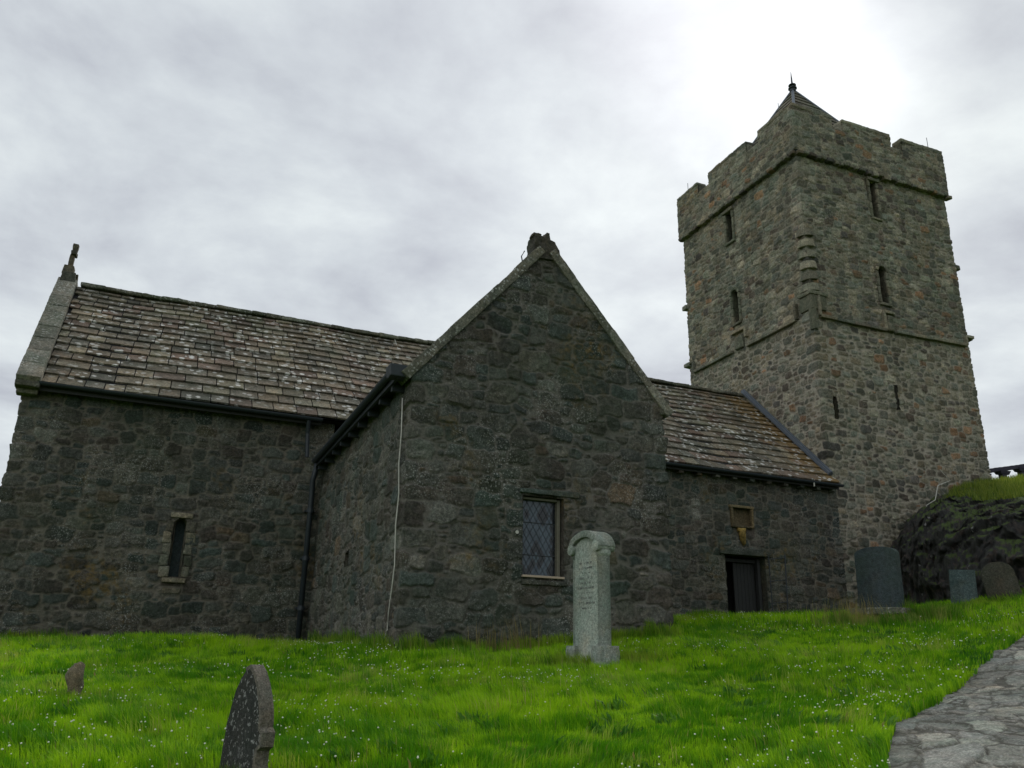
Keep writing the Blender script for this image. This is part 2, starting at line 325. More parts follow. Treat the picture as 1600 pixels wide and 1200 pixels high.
CL_BIG=[(.19,.32,.12,.21,.32,(2.8,7)),(.12,.22,.075,.13,.42,(3,7)),(.07,.14,.04,.075,.46,(2.6,6)),(.06,.14,.018,.036,.35,(2.5,5)),(.03,.055,.016,.028,.35,(2.2,4))]
CL_NAVE=[(.17,.30,.10,.18,.34,(3,7)),(.12,.21,.07,.12,.42,(3,7)),(.07,.14,.04,.07,.42,(2.6,6)),(.06,.14,.018,.036,.4,(2.5,5)),(.03,.055,.016,.028,.35,(2.2,4))]
CL_TOW=[(.17,.27,.10,.17,.22,(2.8,7)),(.11,.20,.065,.11,.40,(2.8,7)),(.07,.14,.04,.065,.42,(2.6,6)),(.05,.13,.016,.03,.42,(2.5,4)),(.025,.045,.014,.024,.3,(2.2,3))]
def rubble_wall(name,poly,v0,v1,res,mat,parent,classes,seed,keep=None,quoins=True,**kw):
    poly=[Vector(p) for p in poly]; us=[];pos=[];nr=[];acc=0.;corners=[]
    segs=[(poly[i],poly[i+1]) for i in range(len(poly)-1)]
    ns=[]
    for a,b in segs:
        d=(b-a).normalized(); ns.append(Vector((d.y,-d.x)))
    for i,(a,b) in enumerate(segs):
        ln=(b-a).length; n=max(1,int(round(ln/res)))
        for k in range(n+(1 if i==len(segs)-1 else 0)):
            p=a.lerp(b,k/n); m=ns[i]
            if k==0 and i>0: m=(ns[i-1]+ns[i])/(1+ns[i-1].dot(ns[i]))
            us.append(acc+ln*k/n); pos.append(p); nr.append(m)
        acc+=ln
        if i<len(segs)-1: corners.append(acc)
    U=np.array(us); V=np.linspace(v0,v1,int(round((v1-v0)/res))+1)
    H,r1,r2_,mo=masonry(U,V,classes,seed,quoins=[(c,v0,v1) for c in corners] if quoins else (),**kw)
    P=np.array([p[:] for p in pos]);Nn=np.array([n[:] for n in nr])
    X=P[:,0,None]+Nn[:,0,None]*H; Y=P[:,1,None]+Nn[:,1,None]*H; Z=np.repeat(V[None,:],len(U),0)
    v=np.stack([X,Y,Z],-1).reshape(-1,3); nu,nv=len(U),len(V)
    gu,gv=np.meshgrid(U,V,indexing='ij')
    ok=np.ones((nu,nv),bool) if keep is None else keep(gu,gv)
    cell=ok[:-1,:-1]&ok[1:,:-1]&ok[1:,1:]&ok[:-1,1:]
    i,j=np.nonzero(cell); q=np.stack([i*nv+j,(i+1)*nv+j,(i+1)*nv+j+1,i*nv+j+1],-1)
    used=np.zeros(len(v),bool); used[q.ravel()]=True; remap=np.cumsum(used)-1
    att=np.stack([r1,r2_,mo,np.ones_like(mo)],-1).reshape(-1,4)
    return mesh_np(name,v[used],remap[q],mat,parent,True,{'st':att[used]})
def rect_hole(u0,u1,a,b): return lambda u,v:(u>u0)&(u<u1)&(v>a)&(v<b)
def arch_hole(u0,u1,a,b):
    r=(u1-u0)/2;c=(u0+u1)/2
    return lambda u,v:((u>u0)&(u<u1)&(v>a)&(v<b-r))|((((u-c)**2+(v-(b-r))**2)<r*r)&(v>=b-r-.01))
# ------------------------------------------------------------------ ground
GP=np.array([(0,0,-1.6),(-6,0,-1.7),(8,0,-1.3),(2,2.6,-1.2),(-4,6,-.75),(-5,12,-.3),(-8,20,.2),(30,0,.9),(20,5,1.5),(12,3,.3),(24,10,2.2),(30,16,3.),
(-.46,5.98,-.58),(.79,5.95,-.61),(2.35,5.52,-.6),(3.75,4.69,-.55),(4.27,4.21,-.51),(4.9,3.8,-.48),(-1.01,8.74,-.35),(1.07,8.53,-.33),(3.33,7.82,-.29),(5.34,6.62,-.24),(6.67,6.04,-.16),(7.3,5.27,-.18),(-1.58,12.9,-.05),(.68,12.28,-.01),(2.76,10.44,0.),(5.22,9.68,.1),(6.81,8.38,.12),(8.87,7.32,.23),(-2.33,18.35,.36),(-.97,18.47,.39),(.68,17.49,.51),(2.12,17.88,.45),(9.25,13.06,.78),(11.53,13.16,1.09),(12.83,12.62,1.13),(9.88,10.61,.55),(7.53,10.35,.38),(16.03,15.07,1.55),(16.48,14.57,1.61),(15.37,12.79,1.49),(16.5,12.16,1.68),(11.92,9.11,.71),(12.47,8.33,.7),(17.56,11.51,2.05),(11.76,10.85,.76),
(3.4,12.5,.31),(5.8,12.5,.42),(8.2,12.5,.66),(-2,20,.38),(0,20,.3),(2.9,20,.38),(3.2,16,.42),(9,20,1.25),(12,20,1.3),(15,20,1.35),(19,19.5,1.6),(21.2,20,2.05),(15,16.5,1.4),(8.8,16,1.0)])
def _tps():
    p=GP[:,:2]; d=np.hypot(*(p[:,None]-p[None]).transpose(2,0,1)); K=d**2*np.log(d+1e-9)+np.eye(len(p))*.08
    A=np.zeros((len(p)+3,)*2); A[:len(p),:len(p)]=K; A[:len(p),len(p)]=1; A[:len(p),len(p)+1:]=p; A[len(p),:len(p)]=1; A[len(p)+1:,:len(p)]=p.T
    return np.linalg.solve(A,np.append(GP[:,2],[0,0,0]))
_W=_tps()
def ground(x,y):
    x=np.asarray(x,float); y=np.asarray(y,float); cx_=np.clip(x,-8,30); cy_=np.clip(y,-1,20.5)
    sh=cx_.shape; X=cx_.ravel();Y=cy_.ravel(); out=np.zeros(len(X)); n=len(GP)
    for k in range(0,len(X),40000):
        d=np.hypot(X[k:k+40000,None]-GP[None,:,0],Y[k:k+40000,None]-GP[None,:,1]); out[k:k+40000]=(d**2*np.log(d+1e-9))@_W[:n]+_W[n]+_W[n+1]*X[k:k+40000]+_W[n+2]*Y[k:k+40000]
    out=out.reshape(sh); out=out+fbm(x,y,None,1.6,3,3)*.05+fbm(x,y,None,.5,8,2)*.018
    far=np.hypot(x-cx_,y-cy_); out=out-.07*np.clip((np.hypot(x,y)-8)/4,0,1); return out-np.minimum(far*.04,3.)
def grnd(x,y): return float(ground(np.array([x]),np.array([y]))[0])
def gcoords(a,b,fine,far):
    s=[];d=fine; x=b
    inner=list(np.arange(a,b+fine/2,fine)); out=[];k=fine*1.6;x=inner[-1]
    while x<far: x+=k;k*=1.35;out.append(x)
    lo=[];k=fine*1.6;x=a
    while x>-far: x-=k;k*=1.35;lo.append(x)
    return np.array(lo[::-1]+inner+out)
def grass_ground_mat():
    m,nt,b=newmat('turf'); tcn=N(nt,'ShaderNodeTexCoord'); ob=tcn.outputs['Object']
    c=ramp(nt,noise(nt,ob,1.3,6,.65),[(.3,(.05,.12,.008)),(.55,(.09,.17,.01)),(.75,(.13,.19,.018))])
    c=mix(nt,1.,c,ramp(nt,noise(nt,ob,30,4,.7),[(.3,(.6,.6,.6)),(.7,(1.3,1.3,1.3))]),'MULTIPLY')
    L(nt,c,b.inputs['Base Color']); b.inputs['Roughness'].default_value=1.; b.inputs['Specular IOR Level'].default_value=.05
    bump(nt,b,noise(nt,ob,45,4,.7),1.,.03); return m
M_turf=grass_ground_mat()
gx=gcoords(-8,28,.14,900); gy=gcoords(-1,21,.14,900)
GX,GY=np.meshgrid(gx,gy,indexing='ij'); GZ=ground(GX,GY)
nv=len(gy); i,j=np.meshgrid(np.arange(len(gx)-1),np.arange(nv-1),indexing='ij'); i=i.ravel();j=j.ravel()
q=np.stack([i*nv+j,(i+1)*nv+j,(i+1)*nv+j+1,i*nv+j+1],-1)
# path strip in plan: left edge and right edge
PL=np.array([(2.5,1.6),(3.2,2.95),(4.18,4.26),(5.37,5.30),(6.30,5.86),(7.47,6.49),(8.87,7.32),(10.68,8.42),(11.9,9.05),(13.6,9.0),(16,8.2)])
PR=np.array([(6.6,-.8),(6.9,1.2),(7.2,2.5),(7.9,3.4),(8.7,4.0),(9.7,4.7),(10.9,5.5),(12.2,6.3),(13.1,6.7),(14.2,6.6),(16,5.9)])
gd=np.full(GX.shape,9.)
def in_path(x,y,grow=0.):
    """inside the strip between PL and PR (polygon test)"""
    P=np.concatenate([PL,PR[::-1]]); ins=np.zeros(x.shape,bool)
    for a in range(len(P)):
        (x1,y1),(x2,y2)=P[a],P[a-1]
        c=((y1>y)!=(y2>y))&(x<(x2-x1)*(y-y1)/((y2-y1)+1e-12)+x1); ins^=c
    return ins
GZ=np.where(in_path(GX,GY),GZ-.05,GZ)
tag(mesh_np('ground',np.stack([GX,GY,GZ],-1).reshape(-1,3),q,M_turf,None,True),kind='structure')
def build_path():
    T=np.linspace(0,1,720); tt=np.linspace(0,1,len(PL)); nw=170; W=np.linspace(0,1,nw)
    pl=np.stack([np.interp(T,tt,PL[:,k]) for k in (0,1)],-1); prr=np.stack([np.interp(T,tt,PR[:,k]) for k in (0,1)],-1)
    ln=16.5
    H,r1,r2_,mo=masonry(T*ln,W*3.6,[(.2,.36,.13,.22,.45,(2.8,5)),(.12,.2,.08,.13,.4,(2.6,4)),(.06,.11,.04,.07,.4,(2.3,3.5)),(.03,.05,.02,.04,.3,(2,3))],seed=31,mw=.013,relief=.013,prot=.007,warp=.07)
    X=pl[:,None,0]*(1-W)[None]+prr[:,None,0]*W[None]; Y=pl[:,None,1]*(1-W)[None]+prr[:,None,1]*W[None]
    wob=fbm(T*ln,T*0,None,.5,4,3)*.07; 
    X=X+wob[:,None]*(1-W)[None]; Y=Y-wob[:,None]*(1-W)[None]
    Z=ground(X,Y)+H*.8-.03+.02*np.minimum(1,W*8)[None]
    v=np.stack([X,Y,Z],-1).reshape(-1,3); i,j=np.meshgrid(np.arange(719),np.arange(nw-1),indexing='ij'); i=i.ravel();j=j.ravel()
    q=np.stack([i*nw+j,i*nw+j+1,(i+1)*nw+j+1,(i+1)*nw+j],-1)[:,::-1]
    return mesh_np('path',v,q,M_flag,None,True,{'st':np.stack([r1,r2_,mo,np.ones_like(mo)],-1).reshape(-1,4)})
tag(build_path(),kind='structure')
# ------------------------------------------------------------------ church
XC,X0,YN,ZE,ZR=-3.06,19.31,20.05,5.674,9.756; HW=4.05
XL,XR,YT,ZT,ZA=3.48,8.19,12.5,4.59,7.28
YF=20.12; TW,TD=7.24,7.12; ZC,ZS=18.0,11.54
church=empty('church',(8,20,0)); church.location=(0,0,0)
tag(church,'old dark rubble stone church with slated roofs, a gabled side wing and square battlemented tower','church')
# -- nave wall
def nave_keep(u,v):
    L1=2*HW; x=u-L1
    ok=np.where(u<L1,v<ZE+(ZR-ZE)*(1-np.abs(u-HW)/HW)-.05,v<ZE+.02)
    for h in (arch_hole(L1+(.36-XC),L1+(.62-XC),1.82,3.05),rect_hole(L1+15.05-XC,L1+16.42-XC,-1,3.27),rect_hole(L1+15.4-XC,L1+16.02-XC,4.16,4.62)): ok&=~h(u,v)
    ok&=~((x>XL+.2-XC)&(x<XR-.2-XC)&(u>L1))
    return ok
rubble_wall('nave_wall',[(XC,YN+2*HW),(XC,YN),(X0+.1,YN)],-.6,ZR,.027,M_nave,church,CL_NAVE,11,nave_keep,mw=.011,relief=.024,prot=.018,warp=.05)
mb=MB()
mb.poly([(XC,YN+2*HW,-.6),(X0,YN+2*HW,-.6),(X0,YN+2*HW,ZE),(XC,YN+2*HW,ZE)],[(0,1,2,3)])
mb.build('rear_wall',M_nave,church)
# -- transept wall
TL=YN-YT; HWt=(XR-XL)/2
def tr_keep(u,v):
    g=(u>=TL)&(u<=TL+2*HWt)
    ok=np.where(g,v<ZT+(ZA-ZT)*(1-np.abs(u-TL-HWt)/HWt)+.0,v<ZT+.02)
    ok&=~rect_hole(TL+5.45-XL,TL+6.17-XL,1.42,2.72)(u,v)
    ok&=~rect_hole(TL-(16.62-YT),TL-(16.18-YT),1.84,2.10)(u,v)
    return ok
rubble_wall('transept_wall',[(XL,YN),(XL,YT),(XR,YT),(XR,YT+.6)],-.3,ZA,.0175,M_tr,church,CL_BIG,23,tr_keep,mw=.012,relief=.026,prot=.022,warp=.06)
rubble_wall('transept_wall',[(XR,YT+.6),(XR,YN)],-.3,ZT+.02,.04,M_tr,church,CL_BIG[:3],29,None,quoins=False)
# -- tower wall
def tow_keep(u,v):
    ok=np.ones_like(u,bool); a=TD; 
    for h in (rect_hole(a+22.63-X0,a+22.92-X0,16.05,17.55),arch_hole(a+22.5-X0,a+22.82-X0,12.6,13.98),rect_hole(a+19.77-X0,a+19.9-X0,7.95,8.7),rect_hole(a+22.56-X0,a+22.66-X0,8.64,9.5),
              rect_hole(a-(24.25-YF),a-(23.9-YF),16.25,17.5),arch_hole(a-(24.18-YF),a-(23.86-YF),12.75,14.05)): ok&=~h(u,v)
    return ok
tower=rubble_wall('tower_wall',[(X0,YF+TD),(X0,YF),(X0+TW,YF)],.6,ZC+.05,.031,M_tow,church,CL_TOW,37,tow_keep,mw=.014,relief=.03,prot=.028,warp=.05)
rubble_wall('tower_wall',[(X0+TW,YF),(X0+TW,YF+TD),(X0,YF+TD)],.6,ZC+.05,.07,M_tow,church,CL_TOW[:3],38,None,mw=.02,relief=.03,prot=.03,quoins=False)
# -- openings: reveal boxes (five inward faces) on a wall with frame (o = point, U = along, Nn = outward)
def reveal(parent,name,o,U,Nn,w_,z0,z1,depth,mat,back=None,arch=False,splay=.0,proud=.012):
    o=Vector(o);U=Vector(U);Nn=Vector(Nn); n=10
    pts=[(0,z0),(w_,z0)]
    if arch:
        r=w_/2; pts+= [(r+r*math.cos(t),z1-r+r*math.sin(t)) for t in np.linspace(0,math.pi,n)]
    else: pts+=[(w_,z1),(0,z1)]
    vs=[];k=len(pts);cxm=w_/2
    for d in (proud,-depth):
        for (a,z) in pts:
            aa=cxm+(a-cxm)*(1-splay if d<0 else 1.0); vs.append(o+U*aa+Vector((0,0,z))+Nn*d)
    mb=MB(); mb.poly(vs,[(i,(i+1)%k,k+(i+1)%k,k+i) for i in range(k)],(random.random(),.5,0,1))
    ob=mb.build(name,mat,parent,cuts=.1,rough=.008)
    mb=MB(); mb.poly([p-Nn*.004 if 0 else p for p in vs[k:]],[tuple(range(k))]); 
    if back: mb.build(back[0],back[1],ob)
    return ob
uX=(1,0,0);nF=(0,-1,0);uL=(0,-1,0);nL=(-1,0,0)
# transept window
wn=reveal(church,'window',(5.44,YT,0),uX,nF,.74,1.40,2.74,.30,M_tr,proud=.02)
wn['label']='rectangular lattice window in the side wing gable'
def lattice(parent,x0,x1,z0,z1,y):
    nx,nz=5.4,6.2; dw=(x1-x0)/nx; dh=(z1-z0)/nz; mb=MB(); ml=MB()
    def clip(poly):
        for ax,lim,sg in ((0,x0,1),(0,x1,-1),(1,z0,1),(1,z1,-1)):
            out=[]
            for a in range(len(poly)):
                p,q_=poly[a-1],poly[a]; ip=(p[ax]-lim)*sg>=0; iq=(q_[ax]-lim)*sg>=0
                if ip!=iq:
                    t=(lim-p[ax])/(q_[ax]-p[ax]); out.append(tuple(p[k]+(q_[k]-p[k])*t for k in (0,1)))
                if iq: out.append(q_)
            poly=out
            if len(poly)<3: return []
        return poly
    for i in range(-1,int(2*nx)+3):
        for j in range(-1,int(2*nz)+3):
            if (i+j)%2: continue
            cx_,cz=x0+i*dw/2,z0+j*dh/2; pl=clip([(cx_-dw/2,cz),(cx_,cz-dh/2),(cx_+dw/2,cz),(cx_,cz+dh/2)])
            if not pl: continue
            u_,v_=(cx_-x0)/(x1-x0),(cz-z0)/(z1-z0)
            dk=any(abs(u_-a)/.11+abs(v_-b)/.10<1 for a,b in ((.22,.8),(.65,.8),(.42,.42),(.33,.3),(.55,.3),(.42,.18),(.64,.18),(.12,.1),(.25,.02),(.78,.08))) or u_>.9; tz=random.gauss(0,.04); tx=random.gauss(0,.03)  # listed panes go dark, the rest pale: reflections painted into the glass colour
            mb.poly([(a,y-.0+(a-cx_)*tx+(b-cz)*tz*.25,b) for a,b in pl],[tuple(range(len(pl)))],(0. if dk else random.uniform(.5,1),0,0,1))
    for s in (1,-1):
        for k in range(-16,20):
            # lead lines: z = c + s*(dh/dw)*x
            c=z0+k*dh; pts=[]
            for xx in (x0,x1):
                pts.append((xx,c+s*dh/dw*(xx-x0)))
            (xa,za),(xb,zb)=pts; m_=(zb-za)/(xb-xa); lo=max(0,min(1,((z0 if m_>0 else z1)-za)/(zb-za))); hi=max(0,min(1,((z1 if m_>0 else z0)-za)/(zb-za)))
            if hi-lo<.02: continue
            A=Vector((xa+(xb-xa)*lo,y-.008,za+(zb-za)*lo)); B=Vector((xa+(xb-xa)*hi,y-.008,za+(zb-za)*hi)); ml.tube([A,B],.0032,4)
    for t in (.27,.7): ml.tube([(x0,y-.012,z0+(z1-z0)*t),(x1,y-.012,z0+(z1-z0)*t)],.006,5)
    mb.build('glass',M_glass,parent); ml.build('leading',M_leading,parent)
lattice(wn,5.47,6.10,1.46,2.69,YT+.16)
mb=MB()
for c,d in (((6.13,YT+.13,2.07),(.055,.11,1.30)),((5.455,YT+.13,2.07),(.03,.11,1.30)),((5.79,YT+.13,2.705),(.62,.11,.04))): mb.box(c,d)
mb.build('frame',M_frame,wn,bevel=.006)
mb=MB(); mb.box((5.80,YT+.06,1.432),(.74,.26,.035)); mb.build('sill',M_sill,wn,bevel=.006)
mb=MB(); mb.box((5.92,YT+.0,2.80),(1.1,.12,.09),jit=.015); mb.box((5.83,YT+.0,1.345),(.80,.13,.075),jit=.012); mb.each('lintel',M_tr,wn,bevel=.012,cuts=.09,rough=.015,smooth=True)
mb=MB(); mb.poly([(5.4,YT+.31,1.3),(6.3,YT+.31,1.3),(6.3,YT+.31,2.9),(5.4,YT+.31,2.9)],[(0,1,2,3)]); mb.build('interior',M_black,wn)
# slit in transept side
sl=reveal(church,'window',(XL,16.62,0),uL,nL,.44,1.83,2.12,.35,M_darkstone,('interior',M_black)); sl['label']='small square opening low in the side wing wall'
# marker
mb=MB(); mb.tube([(5.33,YT-.03,2.11),(5.33,YT-.055,2.11)],.028,12); mb.build('wall_marker',M_cable,church)
# chancel lancet
ln_=reveal(church,'window',(.36,YN,0),uX,nF,.26,1.80,3.07,.28,M_dresst,('glass',M_slatestone),arch=True,splay=.25); ln_['label']='narrow lancet window with pale stone surround'
mb=MB()
z=1.78
for k in range(5):
    h=.245
    mb.box((.27-.02*(k%2),YN-.012,z+h/2),(.15+.06*random.random(),.07,h-.015),jit=.02); mb.box((.71+.02*(k%2),YN-.012,z+h/2),(.15+.06*random.random(),.07,h-.015),jit=.02); z+=h
mb.box((.49,YN-.02,3.13),(.46,.08,.12),jit=.01); mb.box((.5,YN-.03,1.72),(.48,.13,.09),jit=.01); mb.box((.48,YN-.01,1.5),(.36,.08,.12),jit=.01)
mb.each('surround_stone',M_dresst,ln_,bevel=.01,cuts=.08,rough=.012,smooth=True)
# door
dr=reveal(church,'doorway',(15.04,YN,0),uX,nF,1.4,.9,3.28,.75,M_darkstone,('interior',M_black),proud=.02)
dr['label']='dark open doorway in the nave wall'
mb=MB(); 
for k in range(6): mb.box((15.62+k*.125,YN+.36+.0,2.1),(.118,.05,2.2))
mb.build('door_leaf',M_wood,dr,bevel=.006)
mb=MB(); mb.box((16.33,YN+.22,2.1),(.1,.14,2.25)); mb.box((15.75,YN+.30,3.16),(1.3,.12,.1)); mb.build('frame',M_wood,dr,bevel=.01)
mb=MB(); mb.box((15.75,YN-.02,3.37),(1.85,.16,.18),jit=.01); mb.build('lintel',M_nave,dr,bevel=.015,cuts=.09,rough=.015,smooth=True)
# iron gate folded back against the wall
gt=empty('gate',(0,0,0),church); gt['label']='thin iron gate folded back beside the doorway'
mb=MB(); mb.tube([(17.03,YN-.11,1.3),(17.1,YN-.11,3.38)],.018,6); mb.tube([(16.5,YN-.11,1.3),(16.5,YN-.11,3.3)],.014,6); mb.each('upright',M_iron,gt)
mb=MB()
for z in (1.55,2.0,2.62,3.25): mb.tube([(16.45,YN-.11,z-.04),(17.08,YN-.11,z+.04)],.012,6)
mb.each('crossbar',M_iron,gt)
# niche with framed panel and carved bracket
ni=reveal(church,'niche',(15.39,YN,0),uX,nF,.64,4.14,4.64,.10,M_sand,('panel',M_sand)); 
mb=MB(); mb.box((15.35,YN-.03,4.39),(.08,.1,.6)); mb.box((16.07,YN-.03,4.39),(.08,.1,.6)); mb.box((15.71,YN-.035,4.68),(.86,.11,.08)); mb.box((15.71,YN-.035,4.10),(.80,.11,.07)); mb.build('frame',M_sand,ni,bevel=.02,cuts=.1,rough=.01,smooth=True)
mb=MB(); mb.box((15.63,YN-.05,4.0),(.26,.12,.1)); mb.tube([(15.64,YN-.05,3.98),(15.63,YN-.08,3.85),(15.66,YN-.06,3.7),(15.7,YN-.03,3.56)],[.085,.095,.07,.03],10); mb.tube([(15.74,YN-.04,3.95),(15.75,YN-.04,3.6)],[.05,.03],8)
mb.build('bracket',stone_mat('ochre_stone',[(0,(.26,.18,.055))],(.2,.2,.2)),ni,smooth=True,cuts=.08,rough=.015)
# tower openings
def tower_win(o,U,Nn,w_,z0,z1,arch=False,dress=True,label=None,glz=M_black,depth=.32):
    r=reveal(church,'window',o,U,Nn,w_,z0,z1,depth,M_darkstone,('glass' if dress else 'interior',glz),arch=arch)
    if label: r['label']=label
    o=Vector(o);U=Vector(U);Nn=Vector(Nn)
    if dress:
        mb=MB(); ax=(U,-Nn,Vector((0,0,1)))
        if not arch: mb.box(o+U*w_/2+Nn*.04+Vector((0,0,z1+.06)),(w_+.26,.2,.13),ax=ax,jit=.01)
        else:
            rr=w_/2
            for k in range(5):
                t0=math.pi*(k+.5)/5; c=o+U*(rr+(rr+.07)*math.cos(t0))+Vector((0,0,z1-rr+(rr+.07)*math.sin(t0)))+Nn*.03
                rad=U*math.cos(t0)+Vector((0,0,math.sin(t0))); tan=-U*math.sin(t0)+Vector((0,0,math.cos(t0)))
                mb.box(c,(.12,.16,(rr+.07)*.62),ax=(rad,-Nn,tan),jit=.006)
        mb.box(o+U*w_/2+Nn*.02+Vector((0,0,z0-.05)),(w_+.22,.16,.1),ax=ax,jit=.01)
        for s in (-.06,w_+.06): 
            z=z0
            while z<z1-(w_/2 if arch else 0)-.05:
                h=min(.32,z1-(w_/2 if arch else 0)-z); mb.box(o+U*s+Nn*.015+Vector((0,0,z+h/2)),(.12,.13,h-.012),ax=ax,jit=.007); z+=h
        mb.build('surround',M_dresst,r,bevel=.02,cuts=.08,rough=.022,smooth=True)
    return r
tower_win((22.63,YF,0),uX,nF,.30,16.03,17.57,label='tall square-headed window high on the tower front')
tower_win((22.49,YF,0),uX,nF,.34,12.58,14.0,arch=True,label='round-headed lancet halfway up the tower front')
tower_win((19.76,YF,0),uX,nF,.15,7.94,8.72,dress=False,label='narrow slit beside the tower corner')
tower_win((22.55,YF,0),uX,nF,.12,8.62,9.52,dress=False,label='narrow slit in the middle of the tower front')
tower_win((X0,24.26,0),uL,nL,.37,16.23,17.52,label='square-headed window high on the tower side')
tower_win((X0,24.19,0),uL,nL,.34,12.73,14.07,arch=True,label='lancet halfway up the tower side')
# string course with steps
def course(pts,r=.055,drop=.11):
    mb=MB()
    for a,b in zip(pts[:-1],pts[1:]):
        a=Vector(a);b=Vector(b); n=max(1,int((b-a).length/.7))
        for k in range(n):
            p=a.lerp(b,k/n);q_=a.lerp(b,(k+1)/n); d=(q_-p); t=d.normalized(); out=Vector((-1,0,0)) if abs(p.x-X0)<.2 and abs(q_.x-X0)<.2 and p.y>YF+.05 or (abs(p.x-q_.x)<.01 and p.y>YF+.05) else Vector((0,-1,0))
            u_=t.cross(out); mb.box((p+q_)/2,(d.length-.008,.17,drop),ax=(t,out,u_),jit=.009)
    return mb.build('string_course',M_darkstone if 0 else M_tow,church,bevel=.015,cuts=.12,rough=.014,smooth=True)
yF=YF-.075;xL=X0-.075
course([(19.52,yF,12.25),(19.52,yF,11.5),(22.44,yF,11.5),(22.44,yF,12.2),(22.92,yF,12.2)]); course([(22.9,yF,11.52),(26.35,yF,11.6),(26.35,yF,11.95),(26.75,yF,11.95)])
course([(xL,20.82,12.2),(xL,20.82,11.6),(xL,23.5,11.6)]); course([(xL,23.5,11.95),(xL,23.5,12.35),(xL,24.35,12.35)]); course([(xL,24.35,11.65),(xL,26.9,11.65),(xL,26.9,12.1),(xL,27.5,12.1)])
mb=MB(); mb.box((22.68,YF-.07,11.78),(.36,.18,.62),jit=.03,taper=.75); mb.build('carved_panel',M_dresst,church,bevel=.05,cuts=.06,rough=.05,smooth=True,rs=.15)
mb=MB(); mb.box((X0-.05,23.95,11.9),(.14,.5,.5),jit=.03); mb.build('carved_panel',M_dresst,church,bevel=.04,cuts=.06,rough=.04,smooth=True,rs=.15)
# corbel-like stepped corner stones and angle shaft
for k in range(6):
    z=12.42+k*.42; mb=MB(); dirv=Vector((1,-1,0)).normalized(); perp=Vector((1,1,0)).normalized()
    pts=[];R_=.30
    for t in np.linspace(math.pi*.93,math.pi*1.57,7): pts.append((X0+.2+.36*math.cos(t),YF+.2+.36*math.sin(t)))
    vs=[(x,y,z) for x,y in pts]+[(X0+.2+(x-X0-.2)*.86,YF+.2+(y-YF-.2)*.86,z+.30) for x,y in pts]+[(X0+.25,YF+.25,z),(X0+.25,YF+.25,z+.30)]
    n=7; fs=[(i,i+1,n+i+1,n+i) for i in range(n-1)]+[(2*n,)+tuple(range(n))[::-1],(2*n+1,)+tuple(range(n,2*n)),(0,n,2*n+1,2*n),(n-1,2*n,2*n+1,2*n-1)]
    mb.poly(vs,fs); mb.build('corner_stone',M_tow,church,bevel=.02,cuts=.1,rough=.015,smooth=True)
mb=MB(); mb.box((X0+.24,YF+.18,12.33),(.78,.62,.13),jit=.01); mb.box((X0+.22,YF+.20,12.0),(.62,.60,.5),jit=.01); mb.tube([(X0+.02,YF+.02,11.0),(X0+.02,YF+.02,12.28)],.13,10)
mb.build('corner_shaft',M_dresst,church,bevel=.02,cuts=.12,rough=.012,smooth=True)
# projecting stones on tower edges
mb=MB(); 
for x,y,z in ((X0-.06,YF+TD-.02,14.6),(X0+TW+.06,YF+.1,14.85),(X0-.05,YF+TD,12.05),(X0+TW+.1,YF+.1,11.95),(X0-.04,24.9,17.9)): mb.box((x,y,z),(.3,.3,.17),jit=.03)
mb.each('projecting_stone',M_tow,church,bevel=.03,cuts=.1,rough=.02,smooth=True)
# parapet
o_=.14; PX0,PX1,PY0,PY1=X0-o_,X0+TW+o_,YF-o_,YF+TD+o_
ZB,ZCR,ZM=17.93,19.35,19.8
def par_top(L_):
    def f(u,v):
        top=np.full_like(u,ZM)
        Lh=PY1-PY0
        # left side: u from back to front corner
        for a,b in ((PY1-22.55,PY1-21.90),(PY1-25.8,PY1-25.08)): top=np.where((u>a)&(u<b),ZCR,top)
        for a,b in ((Lh+21.06-PX0,Lh+21.55-PX0),(Lh+23.95-PX0,Lh+24.5-PX0)): top=np.where((u>a)&(u<b),ZCR,top)
        return v<top
    return f
rubble_wall('parapet',[(PX0,PY1),(PX0,PY0),(PX1,PY0)],ZB,ZM+.05,.034,M_tow,church,CL_TOW,53,par_top(0),mw=.011,relief=.024,prot=.022,warp=.05)
def par_top2(u,v):
    top=np.full_like(u,ZM)
    for c in (2.2,5.2,9.6,12.6): top=np.where(np.abs(u-c)<.28,ZCR,top)
    return v<top
rubble_wall('parapet',[(PX1,PY0),(PX1,PY1),(PX0,PY1)],ZB,ZM+.05,.07,M_tow,church,CL_TOW[:3],54,par_top2,mw=.02,quoins=False)
mb=MB()  # inner core and coping of merlons
def capline(pts,ztop,out_):
    for a,b in zip(pts[:-1],pts[1:]): pass
def merlon(x0,x1,y0,y1,zt,long_x):
    n=max(1,int((max(x1-x0,y1-y0))/.8))
    for k in range(n):
        if long_x: a=x0+(x1-x0)*k/n;b=x0+(x1-x0)*(k+1)/n; c=((a+b)/2,(y0+y1)/2,zt+.04); d=(b-a-.01,y1-y0,.15)
        else: a=y0+(y1-y0)*k/n;b=y0+(y1-y0)*(k+1)/n; c=((x0+x1)/2,(a+b)/2,zt+.04); d=(x1-x0,b-a-.01,.15)
        mb.box(c,d,jit=.018)
T_=.42
for a,b in ((PX0,21.06),(21.55,23.95),(24.5,PX1)): merlon(a,b+.0,PY0-.03,PY0+T_,ZM,True)
for a,b in ((PY0+T_,21.90),(22.55,25.08),(25.8,PY1)): merlon(PX0-.03,PX0+T_,a,b,ZM,False)
for a,b in ((21.06,21.55),(23.95,24.5)): merlon(a,b,PY0-.0,PY0+T_,ZCR-.06,True)
for a,b in ((21.90,22.55),(25.08,25.8)): merlon(PX0-.0,PX0+T_,a,b,ZCR-.06,False)
mb.build('parapet_coping',M_tow,church,bevel=.03,cuts=.13,rough=.02,smooth=True)
mb=MB()
